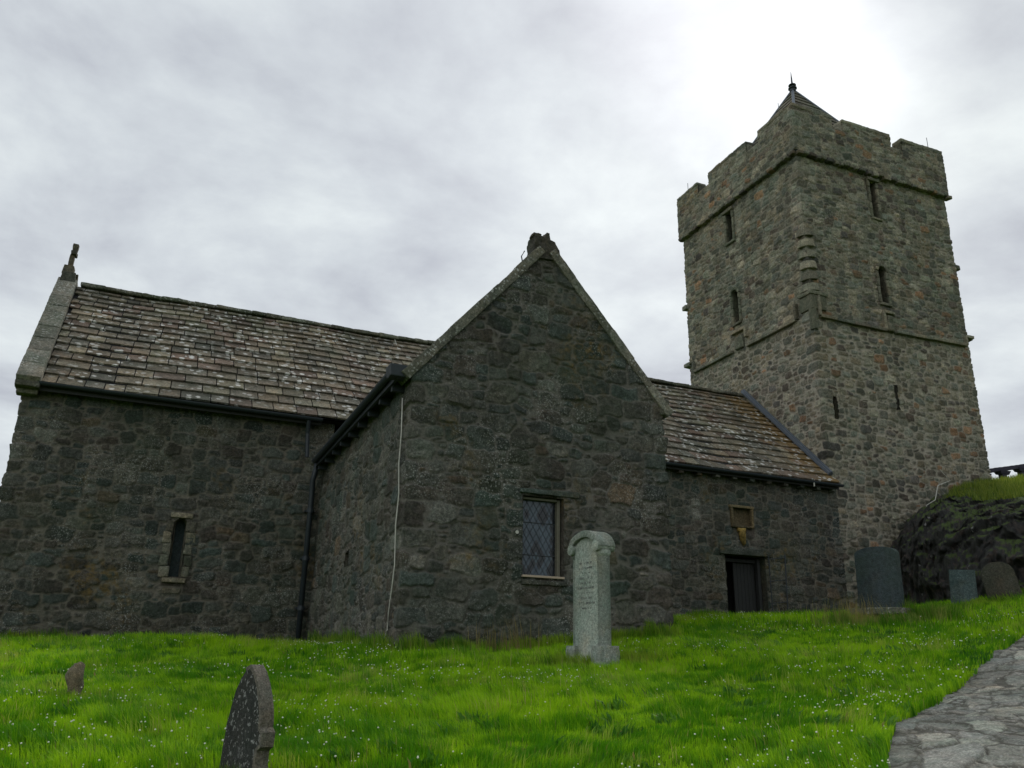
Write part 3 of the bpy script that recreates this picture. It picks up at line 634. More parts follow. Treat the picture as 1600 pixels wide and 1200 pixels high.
def core(x0,x1,y0,y1,z1): mb.box(((x0+x1)/2,(y0+y1)/2,(ZB+z1)/2),(x1-x0,y1-y0,z1-ZB))
for a,b in ((PX0+.35,21.05),(21.56,23.94),(24.51,PX1-.1)): core(a,b,PY0+.03,PY0+.38,ZM-.03)
for a,b in ((PY0+.4,21.89),(22.56,25.07),(25.81,PY1-.1)): core(PX0+.03,PX0+.38,a,b,ZM-.03)
mb.build('parapet_core',M_tow,church)
mb=MB(); mb.box(((PX0+PX1)/2,(PY0+PY1)/2,ZB+.02),(PX1-PX0-.06,PY1-PY0-.06,.1)); mb.build('tower_deck',M_lead,church)
mb=MB()   # rough corbel course under the parapet
x=PX0+.05
while x<PX1-.05:
    w_=random.uniform(.16,.34); mb.box((x+w_/2,PY0+.03+random.uniform(-.015,.02),ZB-.05-random.uniform(0,.07)),(w_*.9,.24,.13),jit=.02,col=(random.random(),random.random()*.6,0,1)); x+=w_+random.uniform(.0,.05)
y=PY0+.05
while y<PY1-.05:
    w_=random.uniform(.16,.34); mb.box((PX0+.03+random.uniform(-.015,.02),y+w_/2,ZB-.05-random.uniform(0,.07)),(.24,w_*.9,.13),jit=.02,col=(random.random(),random.random()*.6,0,1)); y+=w_+random.uniform(.0,.05)
mb.build('corbel_course',M_tow,church,bevel=.025,cuts=.12,rough=.02,smooth=True)
# cap roof
cxp,cyp=22.93,23.70; hb=2.3; zb=20.2; za=24.3
cap=empty('cap_roof',(0,0,0),church)
mb=MB()
nrow=13
for (sx,sy) in ((-1,0),(0,-1),(1,0),(0,1)):
    for k in range(nrow):
        t0,t1=k/nrow,(k+1)/nrow+.03; h0=hb*(1-t0)+.03;h1=max(hb*(1-t1),.02); z0_=zb+(za-zb)*t0-.01;z1_=zb+(za-zb)*min(t1,1)
        n=max(1,int(2*h0/.42))
        for i in range(n):
            a,b=-1+2*i/n,-1+2*(i+1)/n
            def pt(s,h,z,o): 
                return (cxp+(sx*(h+o) if sx else s*h),cyp+(sy*(h+o) if sy else s*h),z)
            mb.poly([pt(a+.004,h0,z0_,.03),pt(b-.004,h0,z0_,.03),pt(b-.004,h1,z1_,0),pt(a+.004,h1,z1_,0),pt(a,h0-.05,z0_-.01,0),pt(b,h0-.05,z0_-.01,0)],[(0,1,2,3),(4,5,1,0)])
mb.build('slates',M_slatecap,cap)
mb=MB(); mb.box((cxp,cyp,19.1),(2*hb-.25,2*hb-.25,2.3)); mb.build('wall',M_tow,cap)
mb=MB()
for sx in (-1,1):
    for sy in (-1,1): mb.tube([(cxp+sx*hb,cyp+sy*hb,zb+.04),(cxp,cyp,za+.03)],.06,6)
mb.each('hip',M_lead,cap)
mb=MB(); zf=za-.05
prof=[(.14,0),(.13,.10),(.19,.13),(.19,.16),(.10,.20),(.09,.27),(.17,.30),(.16,.33),(.07,.38),(.04,.42),(.03,.7),(.006,1.05)]
mb.tube([(cxp,cyp,zf+z) for r,z in prof],[r for r,z in prof],12); mb.build('finial',M_iron,cap)
for x,y,z in ((19.4,26.85,19.85),(26.13,20.1,19.85),(22.5,24.2,23.2)):
    mb=MB(); mb.tube([(x,y,z-.1),(x,y,z+.65)],.012,5); mb.build('lightning_rod',M_iron,church)
# -- nave roof of stone slates
rv=Vector((0,HW+.3,ZR-ZE)); RLN=rv.length; rs=rv.normalized(); rn=Vector((0,-rs.z,rs.y))
nr_=empty('nave_roof',(0,0,0),church)
def slates(x0,x1,nrows,seed,skip=None):
    mb=MB(); rnd=random.Random(seed); org=Vector((0,YN-.3,ZE)); s=0.; rows=[]
    ex=[.40-.13*k/nrows for k in range(nrows)]; tot=sum(ex); ex=[e*(RLN+.02)/tot for e in ex]
    for k in range(nrows):
        x=x0-.22-rnd.uniform(0,.3); sag=lambda xx:(.018*math.sin(xx*.7)+.012*math.sin(xx*1.9+1))
        while x<x1:
            w_=rnd.uniform(.38,.74)*(1-.22*k/nrows); xs=x0-.22*s/RLN; a,b=max(x,xs)+.012,min(x+w_,x1)-.012
            if b-a>.08 and not (skip and skip((a+b)/2,s)):
                j=[rnd.uniform(-.012,.012) for _ in range(6)]; th=rnd.uniform(.034,.052); up_=rnd.uniform(.058,.078)
                L0=s-.0+j[0];L1=s-.0+j[1]; T0=s+ex[k]+.05
                def P(xx,ss,h): return org+Vector((xx,0,0))+rs*min(ss,RLN+.04)+rn*(h+sag(xx))
                cc=.03*rnd.random()
                vs=[P(a+j[2]*.3,L0,up_),P(b-cc,L1,up_+j[4]*.4),P(b,L1+cc,up_),P(b,T0,.012),P(a,T0,.012),P(a,L0,up_-th),P(b,L1,up_-th)]
                mb.poly(vs,[(0,1,2,3,4),(5,6,2,1,0),(5,0,4),(6,3,2)],(rnd.random(),rnd.random(),0,1))
            x+=w_
        s+=ex[k]
    return mb
s1=slates(-2.73,X0,16,3)
s1.build('slates',M_slate,nr_)
mb=MB(); 
def plane4(a,b,c,d,h=.02):
    mb.poly([a,b,c,d],[(0,1,2,3)])
e0=Vector((XC,YN-.3,ZE));e1=Vector((X0,YN-.3,ZE)); mb.poly([e0+rn*.0,e1+rn*.0,e1+rv,e0+rv],[(0,1,2,3)])
mb.poly([e0+rv,e1+rv,Vector((X0,YN+2*HW+.3,ZE)),Vector((XC,YN+2*HW+.3,ZE))],[(0,1,2,3)])
mb.poly([(XC,YN-.3,ZE-.03),(X0,YN-.3,ZE-.03),(X0,YN+.2,ZE-.03),(XC,YN+.2,ZE-.03)],[(0,1,2,3)])
mb.build('underlay',M_black,nr_)
mb=MB(); x=-2.84
while x<X0:
    w_=random.uniform(.35,.6); mb.box((x+w_/2,YN+HW,ZR+.055+.012*math.sin(x)),(w_+.03,.34,.11),jit=.014); x+=w_
mb.build('ridge',M_cop,nr_,bevel=.03,cuts=.12,rough=.018,smooth=True)
mb=MB(); mb.tube([(6.15,22.2,7.9),(6.05,23.2,8.85),(6.0,24.2,9.95)],.014,5); mb.build('lightning_rod',M_cable,nr_)
# gutters, brackets
def gutter(a,b,parent,out=Vector((0,-1,0))):
    a=Vector(a);b=Vector(b); d=(b-a).normalized(); mb=MB(); n=8;vs=[];r=.075
    for p in (a,b):
        for rr in (r,r-.012):
            for k in range(n+1):
                t=math.pi*k/n; vs.append(p+out*(-math.cos(t)*rr)+Vector((0,0,-math.sin(t)*rr)))
    m_=n+1; fs=[]
    for k in range(n): fs+=[(k,k+1,2*m_+k+1,2*m_+k),(m_+k,m_+k+1,3*m_+k+1,3*m_+k)]
    fs+=[(0,m_,3*m_,2*m_),(n,m_+n,3*m_+n,2*m_+n)]+[(k,k+1,m_+k+1,m_+k) for k in range(n)]+[(2*m_+k,2*m_+k+1,3*m_+k+1,3*m_+k) for k in range(n)]
    mb.poly(vs,fs); L_=(b-a).length; k=.3
    while k<L_: p=a+d*k-out*.075+Vector((0,0,-.03)); mb.box(p,(.03,.03,.1)); k+=.9
    return mb.build('gutter',M_iron,parent)
gutter((-2.75,YN-.36,ZE-.0),(3.3,YN-.36,ZE-.03),church); gutter((8.45,YN-.36,ZE-.02),(X0+.05,YN-.36,ZE-.03),church)
mb=MB(); mb.box(((-2.75+3.3)/2,YN-.24,ZE-.08),(6.05,.03,.16)); mb.box(((8.45+X0)/2,YN-.24,ZE-.08),(X0-8.45,.03,.16)); mb.each('fascia',M_wood,church)
mb=MB(); x=8.6
while x<X0-.1: mb.box((x,YN-.1,ZE-.17),(.14,.26,.12),jit=.01); x+=.62
mb.each('eaves_bracket',M_nave,church)
mb=MB()
for x in (9.35,18.2): mb.tube([(x,YN-.4,ZE-.08),(x,YN-.4,ZE-.2)],.02,6)
mb.each('gutter_drip',M_cable,church)
# left skew coping on chancel gable with kneeler and cross
cop=empty('gable_coping',(0,0,0),church)
mb=MB(); n=9
for sgn in (1,-1):
    for k in range(n):
        t0,t1=k/n,(k+1)/n
        def q3(t,x,h): 
            x=x-.24*t; y=YN-.42+(HW+.42)*t; y=y if sgn==1 else 2*(YN+HW)-y
            nn=Vector((0,-rs.z*sgn,rs.y)); return Vector((x,y,ZE-.03+(ZR+.12-ZE)*t))+nn*h
        a,b=-3.19,-2.72; lo,hi=-.12,.13+random.uniform(-.01,.012)
        vs=[q3(t0+.002,a,lo),q3(t0+.002,b,lo),q3(t1,b,lo),q3(t1,a,lo),q3(t0+.002,a,hi),q3(t0+.002,b,hi),q3(t1,b,hi),q3(t1,a,hi)]
        mb.poly(vs,[(3,2,1,0),(4,5,6,7),(0,1,5,4),(1,2,6,5),(2,3,7,6),(3,0,4,7)])
mb.build('coping_stone',M_cop,cop,bevel=.015,cuts=.12,rough=.014,smooth=True)
mb=MB(); mb.box((-2.96,YN-.25,ZE-.07),(.48,.34,.15),jit=.012); mb.box((-2.97,YN-.10,ZE-.19),(.42,.24,.12),jit=.012); mb.build('kneeler',M_cop,cop,bevel=.03,cuts=.12,rough=.015,smooth=True)
cr_=empty('gable_cross',(0,0,0),church); cr_['label']='weathered stone cross seen edge-on above the far left gable'
yr=YN+HW
mb=MB(); mb.box((-3.19,yr,9.90),(.40,.5,.36),jit=.02,taper=.85); mb.box((-3.22,yr,10.17),(.28,.34,.26),jit=.02,taper=.9); mb.box((-3.0,yr,9.95),(.09,.22,.26),jit=.02); mb.build('base',M_darkstone,cr_,bevel=.02,cuts=.1,rough=.02,smooth=True)
mb=MB(); mb.box((-3.21,yr,10.48),(.13,.15,.44),jit=.01,taper=.85); mb.box((-3.18,yr,10.72),(.15,.26,.13),jit=.01); mb.box((-3.17,yr,10.88),(.13,.15,.26),jit=.012,taper=1.2); mb.build('cross',M_darkstone,cr_,bevel=.02,cuts=.08,rough=.016,smooth=True)
# -- transept roof + coping
tv=Vector((HWt,0,ZA-ZT)); tl=tv.length; td=tv.normalized()
mb=MB(); ov=.3
for s in (-1,1):
    xe=XL-.0 if s==-1 else XR; xm=(XL+XR)/2
    ex_=xe+s*ov*td.x; ez=ZT-ov*td.z+.12
    mb.poly([(ex_,YT+.2,ez),(ex_,YN+4,ez),(xm,YN+4,ZA+.12),(xm,YT+.2,ZA+.12)],[(0,1,2,3)]); 
mb.build('transept_roof',M_slate,church)
tc_=empty('gable_coping',(0,0,0),church)
for s in (-1,1):
    mb=MB(); xm=(XL+XR)/2; nn=Vector((s*td.z,0,td.x)); n=6
    E0=Vector((xm+s*(HWt+.14),0,ZT-.12)); E1=Vector((xm+s*.10,0,ZA-.02)); k0=0
    for k in range(n):
        a=E0.lerp(E1,max(0,k/n-.004));b=E0.lerp(E1,(k+1)/n+.004); lo,hi=-.08+.004*(k%2),.085+random.uniform(-.012,.012); y0,y1=YT-.07+random.uniform(-.01,.01),YT+.38
        vs=[Vector((p.x,y,p.z))+nn*h for h in (lo,hi) for p,y in ((a,y0),(b,y0),(b,y1),(a,y1))]
        mb.poly(vs,[(3,2,1,0),(4,5,6,7),(0,1,5,4),(1,2,6,5),(2,3,7,6),(3,0,4,7)])
    mb.build('coping_stone',M_cop,tc_,bevel=.012,cuts=.1,rough=.012,smooth=True)
mb=MB(); mb.box((8.22,YT+.14,4.60),(.18,.4,.30),jit=.02); mb.build('kneeler',M_cop,tc_,bevel=.03,cuts=.1,rough=.02,smooth=True)
mb=MB(); zc=7.17
vs=[(5.57,YT-.05,zc-.1),(6.13,YT-.05,zc-.05),(6.13,YT+.38,zc-.05),(5.57,YT+.38,zc-.1),(5.61,YT,zc+.43),(6.02,YT,zc+.34),(6.02,YT+.3,zc+.34),(5.61,YT+.3,zc+.43)]
mb.poly(vs,[(3,2,1,0),(4,5,6,7),(0,1,5,4),(1,2,6,5),(2,3,7,6),(3,0,4,7)]); mb.box((5.9,YT+.1,zc+.42),(.11,.14,.2),jit=.02); mb.box((5.66,YT+.1,zc+.42),(.13,.2,.06),jit=.02)
mb.build('finial_stump',M_darkstone,tc_,bevel=.02,cuts=.05,rough=.04,smooth=True,rs=.12)
mb=MB(); mb.tube([(5.41,YT+.1,7.02),(5.39,YT+.1,7.12),(5.45,YT+.1,7.24)],.012,5); mb.build('lightning_rod',M_iron,church)
# transept gutter beam
mb=MB(); gxx=XL-.27
mb.box((gxx+.04,(YT+YN-.4)/2+.1,ZT-.05),(.05,YN-YT-.3,.2)); mb.box((gxx+.17,(YT+YN-.4)/2+.1,ZT-.06),(.24,YN-YT-.35,.03)); mb.each('fascia',M_iron,church)
gutter((gxx-.03,YT+.12,ZT+.0),(gxx-.03,YN-.55,ZT-.02),church,Vector((-1,0,0)))
mb=MB(); mb.box((gxx+.04,YT+.12,ZT-.04),(.3,.26,.2),taper=1.15); mb.build('hopper',M_iron,church,bevel=.02)
mb=MB(); 
for s in [YT+.5+k*.8 for k in range(9)]: mb.box((XL-.1,s,ZT-.17),(.24,.09,.14))
mb.each('eaves_bracket',M_iron,church)
# downpipe
dp=empty('downpipe',(0,0,0),church)
mb=MB(); mb.tube([(3.27,YN-.42,ZT-.05),(3.22,YN-.28,ZT-.45),(3.24,YN-.22,ZT-.8),(3.24,YN-.22,.3)],.062,10); mb.build('pipe',M_iron,dp,smooth=True)
mb=MB()
for z in (1.25,2.35,3.45): mb.tube([(3.24,YN-.22,z-.05),(3.24,YN-.22,z+.05)],.08,10); mb.box((3.24,YN-.1,z),(.22,.12,.04))
mb.each('pipe_bracket',M_iron,dp)
mb=MB(); mb.tube([(2.98,YN-.36,ZE-.1),(3.0,YN-.24,ZE-.4),(3.04,YN-.24,4.7)],.05,8); mb.build('pipe',M_iron,dp)
# conductor cable on transept corner
mb=MB(); pts=[(XL-.07,12.83,4.2),(XL-.06,12.80,3.6),(XL-.075,12.78,3.1),(XL-.06,12.72,2.6),(XL-.075,12.74,2.1),(XL-.06,12.71,1.5),(XL-.08,12.70,1.2),(XL-.06,12.82,1.05),(XL-.075,12.83,.8),(XL-.06,12.9,.55),(XL-.09,13.15,.25)]
mb.tube(pts,.010,6); mb.build('conductor_cable',M_cable,church,smooth=True)
# lead flashing where nave roof meets tower
mb=MB(); A=Vector((X0-.09,20.0,6.02));B=Vector((X0-.09,23.95,9.93)); d=(B-A).normalized(); nn=Vector((-d.z*0,-d.z,d.y)); nn=Vector((0,-d.z,d.y))
mb.box((A+B)/2+nn*.02,(.16,(B-A).length,.10),ax=(Vector((1,0,0)),d,nn)); mb.box((A+B)/2+nn*.09,(.07,(B-A).length,.05),ax=(Vector((1,0,0)),d,nn)); mb.build('flashing',M_lead,church,bevel=.01)
# cable on tower foot
mb=MB(); mb.tube([(24.05,20.02,6.7),(24.4,19.98,6.35),(23.7,19.9,6.1),(23.3,19.75,5.55),(22.9,19.75,5.35),(22.5,19.6,4.75)],.014,5); mb.build('conductor_cable',M_cable,church)
# ------------------------------------------------------------------ rock outcrop
def cat(P,n):
    P=np.array(P,float); t=np.linspace(0,1,len(P)); T=np.linspace(0,1,n); return np.stack([np.interp(T,t,P[:,k]) for k in range(3)],-1)
def rock_mat():
    m,nt,b=newmat('rock'); tcn=N(nt,'ShaderNodeTexCoord'); ob=tcn.outputs['Object']
    c=ramp(nt,noise(nt,ob,2.2,10,.75,.5),[(.30,(.018,.019,.021)),(.44,(.042,.044,.036)),(.52,(.03,.032,.033)),(.62,(.075,.058,.048)),(.74,(.16,.15,.135))])
    v=N(nt,'ShaderNodeTexVoronoi',inp={'Scale':3.2}); L(nt,ob,v.inputs['Vector'])
    li=mix(nt,1.,ramp(nt,v.outputs['Distance'],[(.1,(1,1,1)),(.17,(0,0,0))]),ramp(nt,noise(nt,ob,.8,3,.5),[(.52,(0,0,0)),(.6,(1,1,1))]),'MULTIPLY')
    c=mix(nt,li,c,(.28,.28,.27))
    geo=N(nt,'ShaderNodeNewGeometry'); sp=N(nt,'ShaderNodeSeparateXYZ'); L(nt,geo.outputs['Normal'],sp.inputs[0])
    s=math_(nt,'ADD',sp.outputs[2],math_(nt,'MULTIPLY',noise(nt,ob,1.4,7,.7),1.3)); f=ramp(nt,math_(nt,'MULTIPLY',s,.5),[(.68,(0,0,0)),(.76,(.9,.9,.9))])
    c=mix(nt,f,c,mix(nt,noise(nt,ob,9,4,.6),(.025,.05,.012),(.09,.13,.025)))
    L(nt,c,b.inputs['Base Color']); b.inputs['Roughness'].default_value=.9
    bump(nt,b,math_(nt,'ADD',noise(nt,ob,7,12,.8),math_(nt,'MULTIPLY',v.outputs['Distance'],.7)),1.,.16); return m
M_rock=rock_mat()
nS=300
base=cat([(21.15,20.3,1.6),(19.57,17.86,1.5),(18.23,15.92,1.5),(17.68,14.71,1.5),(17.32,13.56,1.6),(17.32,12.74,1.8),(17.57,11.49,1.9),(19,9.6,1.9),(22,8,2.)],nS)
edge_=cat([(21.43,20.3,3.62),(22.46,20.2,4.86),(23.38,20.1,5.41),(22.55,18.23,5.15),(21.48,16.36,4.64),(20.71,14.87,4.33),(20.24,12.89,4.19),(21,11,4.1),(23,10,4.1)],nS)
rid=cat([(21.72,20.6,4.01),(23.03,20.6,5.2),(24.28,20.6,5.9),(26.94,20.74,6.78),(28.16,20.78,6.91),(29.34,20.87,7.15),(30.45,19.21,7.19),(31,17,7.2),(31.5,14,7.2)],nS)
rows=[]
for t in np.linspace(-.25,1,96): 
    tt_=max(t,0); th_=tt_**2.2; p=base*(1-th_)+edge_*th_; p[:,2]=base[:,2]+(edge_[:,2]-base[:,2])*(tt_**.85 if t>=0 else t); rows.append(p)
for t in np.linspace(.03,1,44): 
    p=edge_*(1-t)+rid*t; p[:,2]+=math.sin(t*math.pi)*.12-.12*t; rows.append(p)
bk=rid.copy(); dirs=rid[:,:2]/np.linalg.norm(rid[:,:2],axis=1,keepdims=True)
for t in np.linspace(1,12,14): p=rid.copy(); p[:,:2]+=dirs*t; p[:,2]-=.12+.04*t; rows.append(p)
for t in (20,40): p=rid.copy(); p[:,:2]+=dirs*t; p[:,2]-=.6+.1*t; rows.append(p)
Rk=np.stack(rows,1); X,Y,Z=Rk[...,0],Rk[...,1],Rk[...,2]
fade=np.ones(Rk.shape[1]); fade[96:140]=np.linspace(.8,.25,44); fade[140:]=.2
def ridged(x,y,z,s,seed): return 1-2*np.abs(fbm(x,y,z,s,seed,2))
dz=(ridged(X,Y,Z,1.1,5)*.22+fbm(X,Y,Z,.45,9,3)*.2+np.round(fbm(X,Y,Z*1.6,.8,12,2)*4)/4*.28)*fade[None]
df=(ridged(X,Y,Z,1.0,25)*.25+fbm(X,Y,Z,.4,29,3)*.2+np.round(fbm(X,Y,Z*2,.7,22,2)*4)/4*.35)*fade[None]*(fade[None]>.5)
dfine=(ridged(X,Y,Z,.34,45)+fbm(X,Y,Z,.15,49,2))*.10*fade[None]; df=df+dfine; dz=dz+dfine*.5
nearT=np.clip((19.6-Y)/1.0,0,1)+.25
Rk=np.stack([X-df*.8*nearT,Y-df*.45*nearT,Z+dz*.6],-1)
nr2=Rk.shape[1]; i,j=np.meshgrid(np.arange(nS-1),np.arange(nr2-1),indexing='ij'); i=i.ravel();j=j.ravel()
rq=np.stack([i*nr2+j,(i+1)*nr2+j,(i+1)*nr2+j+1,i*nr2+j+1],-1)
tag(mesh_np('rock_outcrop',Rk.reshape(-1,3),rq,M_rock,None,True),kind='structure')
# railing on the rock terrace
rl=empty('railing',(33,23.5,7)); tag(rl,'dark timber rail on short thick posts on the grassy rock right of the tower','railing'); rl.location=(0,0,0)
A=Vector((29.5,24,7.85));B=Vector((39,24,9.75))
mb=MB(); d=(B-A).normalized(); mb.box((A+B)/2,((B-A).length,.3,.17),ax=(d,Vector((0,1,0)),d.cross(Vector((0,1,0)))),jit=.0); mb.build('rail',M_rail,rl,bevel=.02,cuts=.3,rough=.02)
for k in range(8):
    p=A.lerp(B,.06+k*.125); mb=MB(); mb.box(p-Vector((0,0,.16)),(.5,.26,.16),taper=1.35); mb.box(p-Vector((0,0,.75)),(.26,.22,1.05)); mb.build('post',M_rail,rl,bevel=.02)
# ------------------------------------------------------------------ gravestones
def slab(outline,th,name,mat,parent=None,bev=.015,cuts=.05,rough=.008,seed=0,rs=.1):
    """outline in local (w,z); slab centred, faces along local -y"""
    mb=MB(); n=len(outline); vs=[(a,-th/2,z) for a,z in outline]+[(a,th/2,z) for a,z in outline]
    mb.poly(vs,[tuple(range(n)),tuple(range(2*n-1,n-1,-1))]+[(i,n+i,n+(i+1)%n,(i+1)%n) for i in range(n)])
    return mb.build(name,mat,parent,bevel=bev,cuts=cuts,rough=rough,smooth=False,seed=seed,rs=rs)
def smooth_ang(o,a=40):
    me=o.data; me.polygons.foreach_set('use_smooth',[True]*len(me.polygons))
    try: me.set_sharp_from_angle(angle=math.radians(a))
    except Exception: pass
def arch_outline(w_,h,r,n=14,z0=-.4):
    """round-topped outline: half width w_/2, springing at h-r"""
    return [(-w_/2,z0),(w_/2,z0)]+[(w_/2*math.cos(t),h-r+r*math.sin(t)) for t in np.linspace(0,math.pi,n)]
def place(o,x,y,rz,lean=(0,0),dz=0): o.location=(x,y,grnd(x,y)+dz); o.rotation_euler=(lean[0],lean[1],rz)
# tall marble headstone near the gable; face looks towards -x
g=empty('headstone'); tag(g,'tall pale lichened headstone with hooded top and side columns, standing before the lattice window gable','gravestone','gravestones in the churchyard')
w_=.62; 
s_=slab(arch_outline(w_-.12,1.60,.14,12),.15,'slab',M_white,g,rough=.004); smooth_ang(s_)
def column(x):
    mb=MB(); mb.tube([(x,0,.1),(x,0,1.42)],[.072,.068],14); mb.box((x,0,.0),(.20,.26,.62)); mb.box((x,0,.33),(.19,.25,.05)); mb.tube([(x,0,1.36),(x,0,1.39),(x,0,1.43)],[.07,.085,.08],14)
    o=mb.build('column',M_white,g,bevel=.008); smooth_ang(o)
column(-w_/2+.03); column(w_/2-.03)
mb=MB(); vs=[];n=16
for y_ in (-.115,.115):
    for rr,zz_ in ((0,0),(1,0)):
        for k in range(n):
            t=math.pi*k/(n-1); R1=(w_/2+.045) if rr else (w_/2-.05); H1=.21 if rr else .13
            vs.append((R1*math.cos(t),y_,1.47+H1*math.sin(t)))
fs=[]
for k in range(n-1):
    fs+=[(k,k+1,n+k+1,n+k),(2*n+k,3*n+k,3*n+k+1,2*n+k+1),(n+k,n+k+1,3*n+k+1,3*n+k),(k,2*n+k,2*n+k+1,k+1)]
fs+=[(0,n,3*n,2*n),(n-1,2*n-1+0,4*n-1,3*n-1)]
mb.poly(vs,fs)
for x in (-w_/2+.03,w_/2-.03): mb.tube([(x,-.125,1.475),(x,.125,1.475)],[.066,.066],12)
h_=mb.build('hood',M_white,g,bevel=.01,cuts=.05,rough=.008); smooth_ang(h_)
mb=MB(); mb.box((0,0,-.10),(w_+.04,.25,.4)); mb.box((0,0,-.26),(w_+.12,.34,.42)); mb.build('base',M_white,g,bevel=.02,cuts=.08,rough=.012)
mb=MB(); rnd=random.Random(4)
zl=1.30
for k,(ln2,hh) in enumerate([(.26,.022),(.30,.02),(.18,.016),(.34,.026),(.22,.02),(.36,.022),(.16,.016),(.24,.024),(.40,.022),(.22,.016)]):
    x=-ln2/2
    while x<ln2/2:
        cw=rnd.uniform(.008,.016); 
        if rnd.random()<.85:
            if rnd.random()<.6: mb.box((x+cw*.2,-.0765,zl),(.004,.004,hh))
            mb.box((x+cw*.5,-.0765,zl+rnd.choice((-1,0,1))*hh*.42),(cw*.7,.004,.004))
            if rnd.random()<.5: mb.box((x+cw*.8,-.0765,zl),(.004,.004,hh))
        x+=cw+.006
    zl-=.058
mb.build('inscription',M_letter,g)
place(g,5.36,10.02,math.radians(-86),(0.01,.015),-.14); g.scale=(1.12,1.1,1.1)
# foreground pointed headstone
g=empty('headstone'); tag(g,'dark lichen-covered pointed headstone leaning in the foreground grass, pale notched edge','gravestone','gravestones in the churchyard')
ol=[(-.25,-.5),(.24,-.5),(.24,.10),(.212,.14),(.212,.22),(.252,.245),(.252,.315),(.218,.335),(.218,.37),(.205,.42),(.17,.49),(.12,.56),(.06,.62),(.0,.655),(-.06,.635),(-.12,.58),(-.17,.50),(-.205,.41),(-.225,.30),(-.24,.1)]
s_=slab(ol,.07,'slab',M_fstone,g,bev=.008,cuts=.03,rough=.006); smooth_ang(s_)
mb=MB(); n=len(ol)
idx=list(range(1,15))
vs=[];fs=[]
for a,i_ in enumerate(idx):
    p=Vector(ol[i_]); nx=Vector(ol[(i_+1)%n])-Vector(ol[i_-1]); no=Vector((nx.y,-nx.x)).normalized()*.010
    vs+= [(p.x+no.x,-.040,p.y+no.y),(p.x+no.x,.040,p.y+no.y),(p.x-no.x*1.5,-.040,p.y-no.y*1.5),(p.x-no.x*1.5,.040,p.y-no.y*1.5)]
for a in range(len(idx)-1):
    b_=a*4;c_=b_+4; fs+=[(b_,b_+1,c_+1,c_),(b_,c_,c_+2,b_+2),(b_+1,b_+3,c_+3,c_+1)]
mb.poly(vs,fs); e_=mb.build('edge_moulding',M_fedge,g,cuts=.03,rough=.005); smooth_ang(e_)
g.location=(.66,5.56,-.655); g.rotation_euler=(.0,.07,math.radians(-71))
# small old stump stone
g=MB(); g.tube([(0,0,-.2),(0,0,-.02),(-.01,0,.12),(-.005,0,.22),(.008,0,.285),(.015,0,.31)],[.06,.066,.075,.068,.042,.012],12); o=g.build('grave_marker',stone_mat('brown_marker',[(0,(.27,.23,.16))],(.1,.1,.1),white=.5,scale=4),None,cuts=.035,rough=.045,smooth=True,rs=.10)
tag(o,'small rough brown uninscribed marker stone alone in the grass at left','gravestone','gravestones in the churchyard'); x_,y_=-.47,9.0; o.location=(x_,y_,grnd(x_,y_)+.02); o.rotation_euler=(.03,-.03,.3)
# big slate headstone by the doorway
g=empty('headstone'); tag(g,'large round-topped dark blue slate headstone before the foot of the tower','gravestone','gravestones in the churchyard')
s_=slab(arch_outline(.84,1.20,.13,12,-.3),.17,'slab',M_slatestone,g,bev=.015,cuts=.09,rough=.008); smooth_ang(s_)
mb=MB(); mb.box((0,0,-.02),(1.05,.5,.12)); mb.build('base',M_cop,g,bevel=.02,cuts=.1,rough=.012)
g.location=(12.93,12.5,1.22); g.rotation_euler=(0,.02,math.radians(-75))
g=empty('headstone'); tag(g,'small square-topped pale blue headstone in front of the dark rock','gravestone','gravestones in the churchyard')
s_=slab([(-.25,-.3),(.25,-.3),(.24,.68),(-.24,.68)],.10,'slab',M_bluestone,g,bev=.012,cuts=.07,rough=.006); smooth_ang(s_)
mb=MB(); mb.tube([(-.02,-.055,.52),(-.02,-.065,.52)],.09,14); mb.build('medallion',M_bluestone,g)
g.location=(15.42,12.72,1.47); g.rotation_euler=(0,.05,math.radians(-52))
g=empty('headstone'); tag(g,'leaning round-topped brown headstone furthest right, in front of the dark rock','gravestone','gravestones in the churchyard')
s_=slab(arch_outline(.62,.80,.24,12,-.4),.12,'slab',stone_mat('brown_stone',[(0,(.055,.05,.04))],(.1,.1,.1),moss=.6,white=.3,scale=3),g,bev=.015,cuts=.07,rough=.01); smooth_ang(s_)
g.location=(15.98,12.2,1.50); g.rotation_euler=(0,-.16,math.radians(-45))
# ------------------------------------------------------------------ grass
def grass_mat():
    m,nt,b=newmat('grass_blade'); at=N(nt,'ShaderNodeAttribute',attribute_name='gc')
    L(nt,at.outputs['Color'],b.inputs['Base Color']); b.inputs['Roughness'].default_value=.55; b.inputs['Specular IOR Level'].default_value=.2
    tr=N(nt,'ShaderNodeBsdfTranslucent'); L(nt,mix(nt,1.,at.outputs['Color'],(1.25,1.15,.8),'MULTIPLY'),tr.inputs[0]); ms=N(nt,'ShaderNodeMixShader',inp={0:.5})
    out=[n for n in nt.nodes if n.type=='OUTPUT_MATERIAL'][0]; L(nt,b.outputs[0],ms.inputs[1]); L(nt,tr.outputs[0],ms.inputs[2]); L(nt,ms.outputs[0],out.inputs[0]); return m
M_grass=grass_mat()
def scatter(n,d0,d1,a0=-14,a1=62):
    d=np.sqrt(RNG.uniform(d0**2,d1**2,n)); a=np.radians(RNG.uniform(a0,a1,n)); return d*np.sin(a),d*np.cos(a)
def valid(x,y):
    jit=fbm(x,y,None,.25,77,2)*.09
    ok=~in_path(x+jit-.06,y+jit+.06)
    ok&=~((x>XC-.05)&(y>YN-.03)&(x<X0+TW))&~((x>XL-.03)&(x<XR+.03)&(y>YT-.05))
    ok&=~((x>21.15-(20.3-y)*.62)&(y>12.7)&(x>17.2))
    return ok
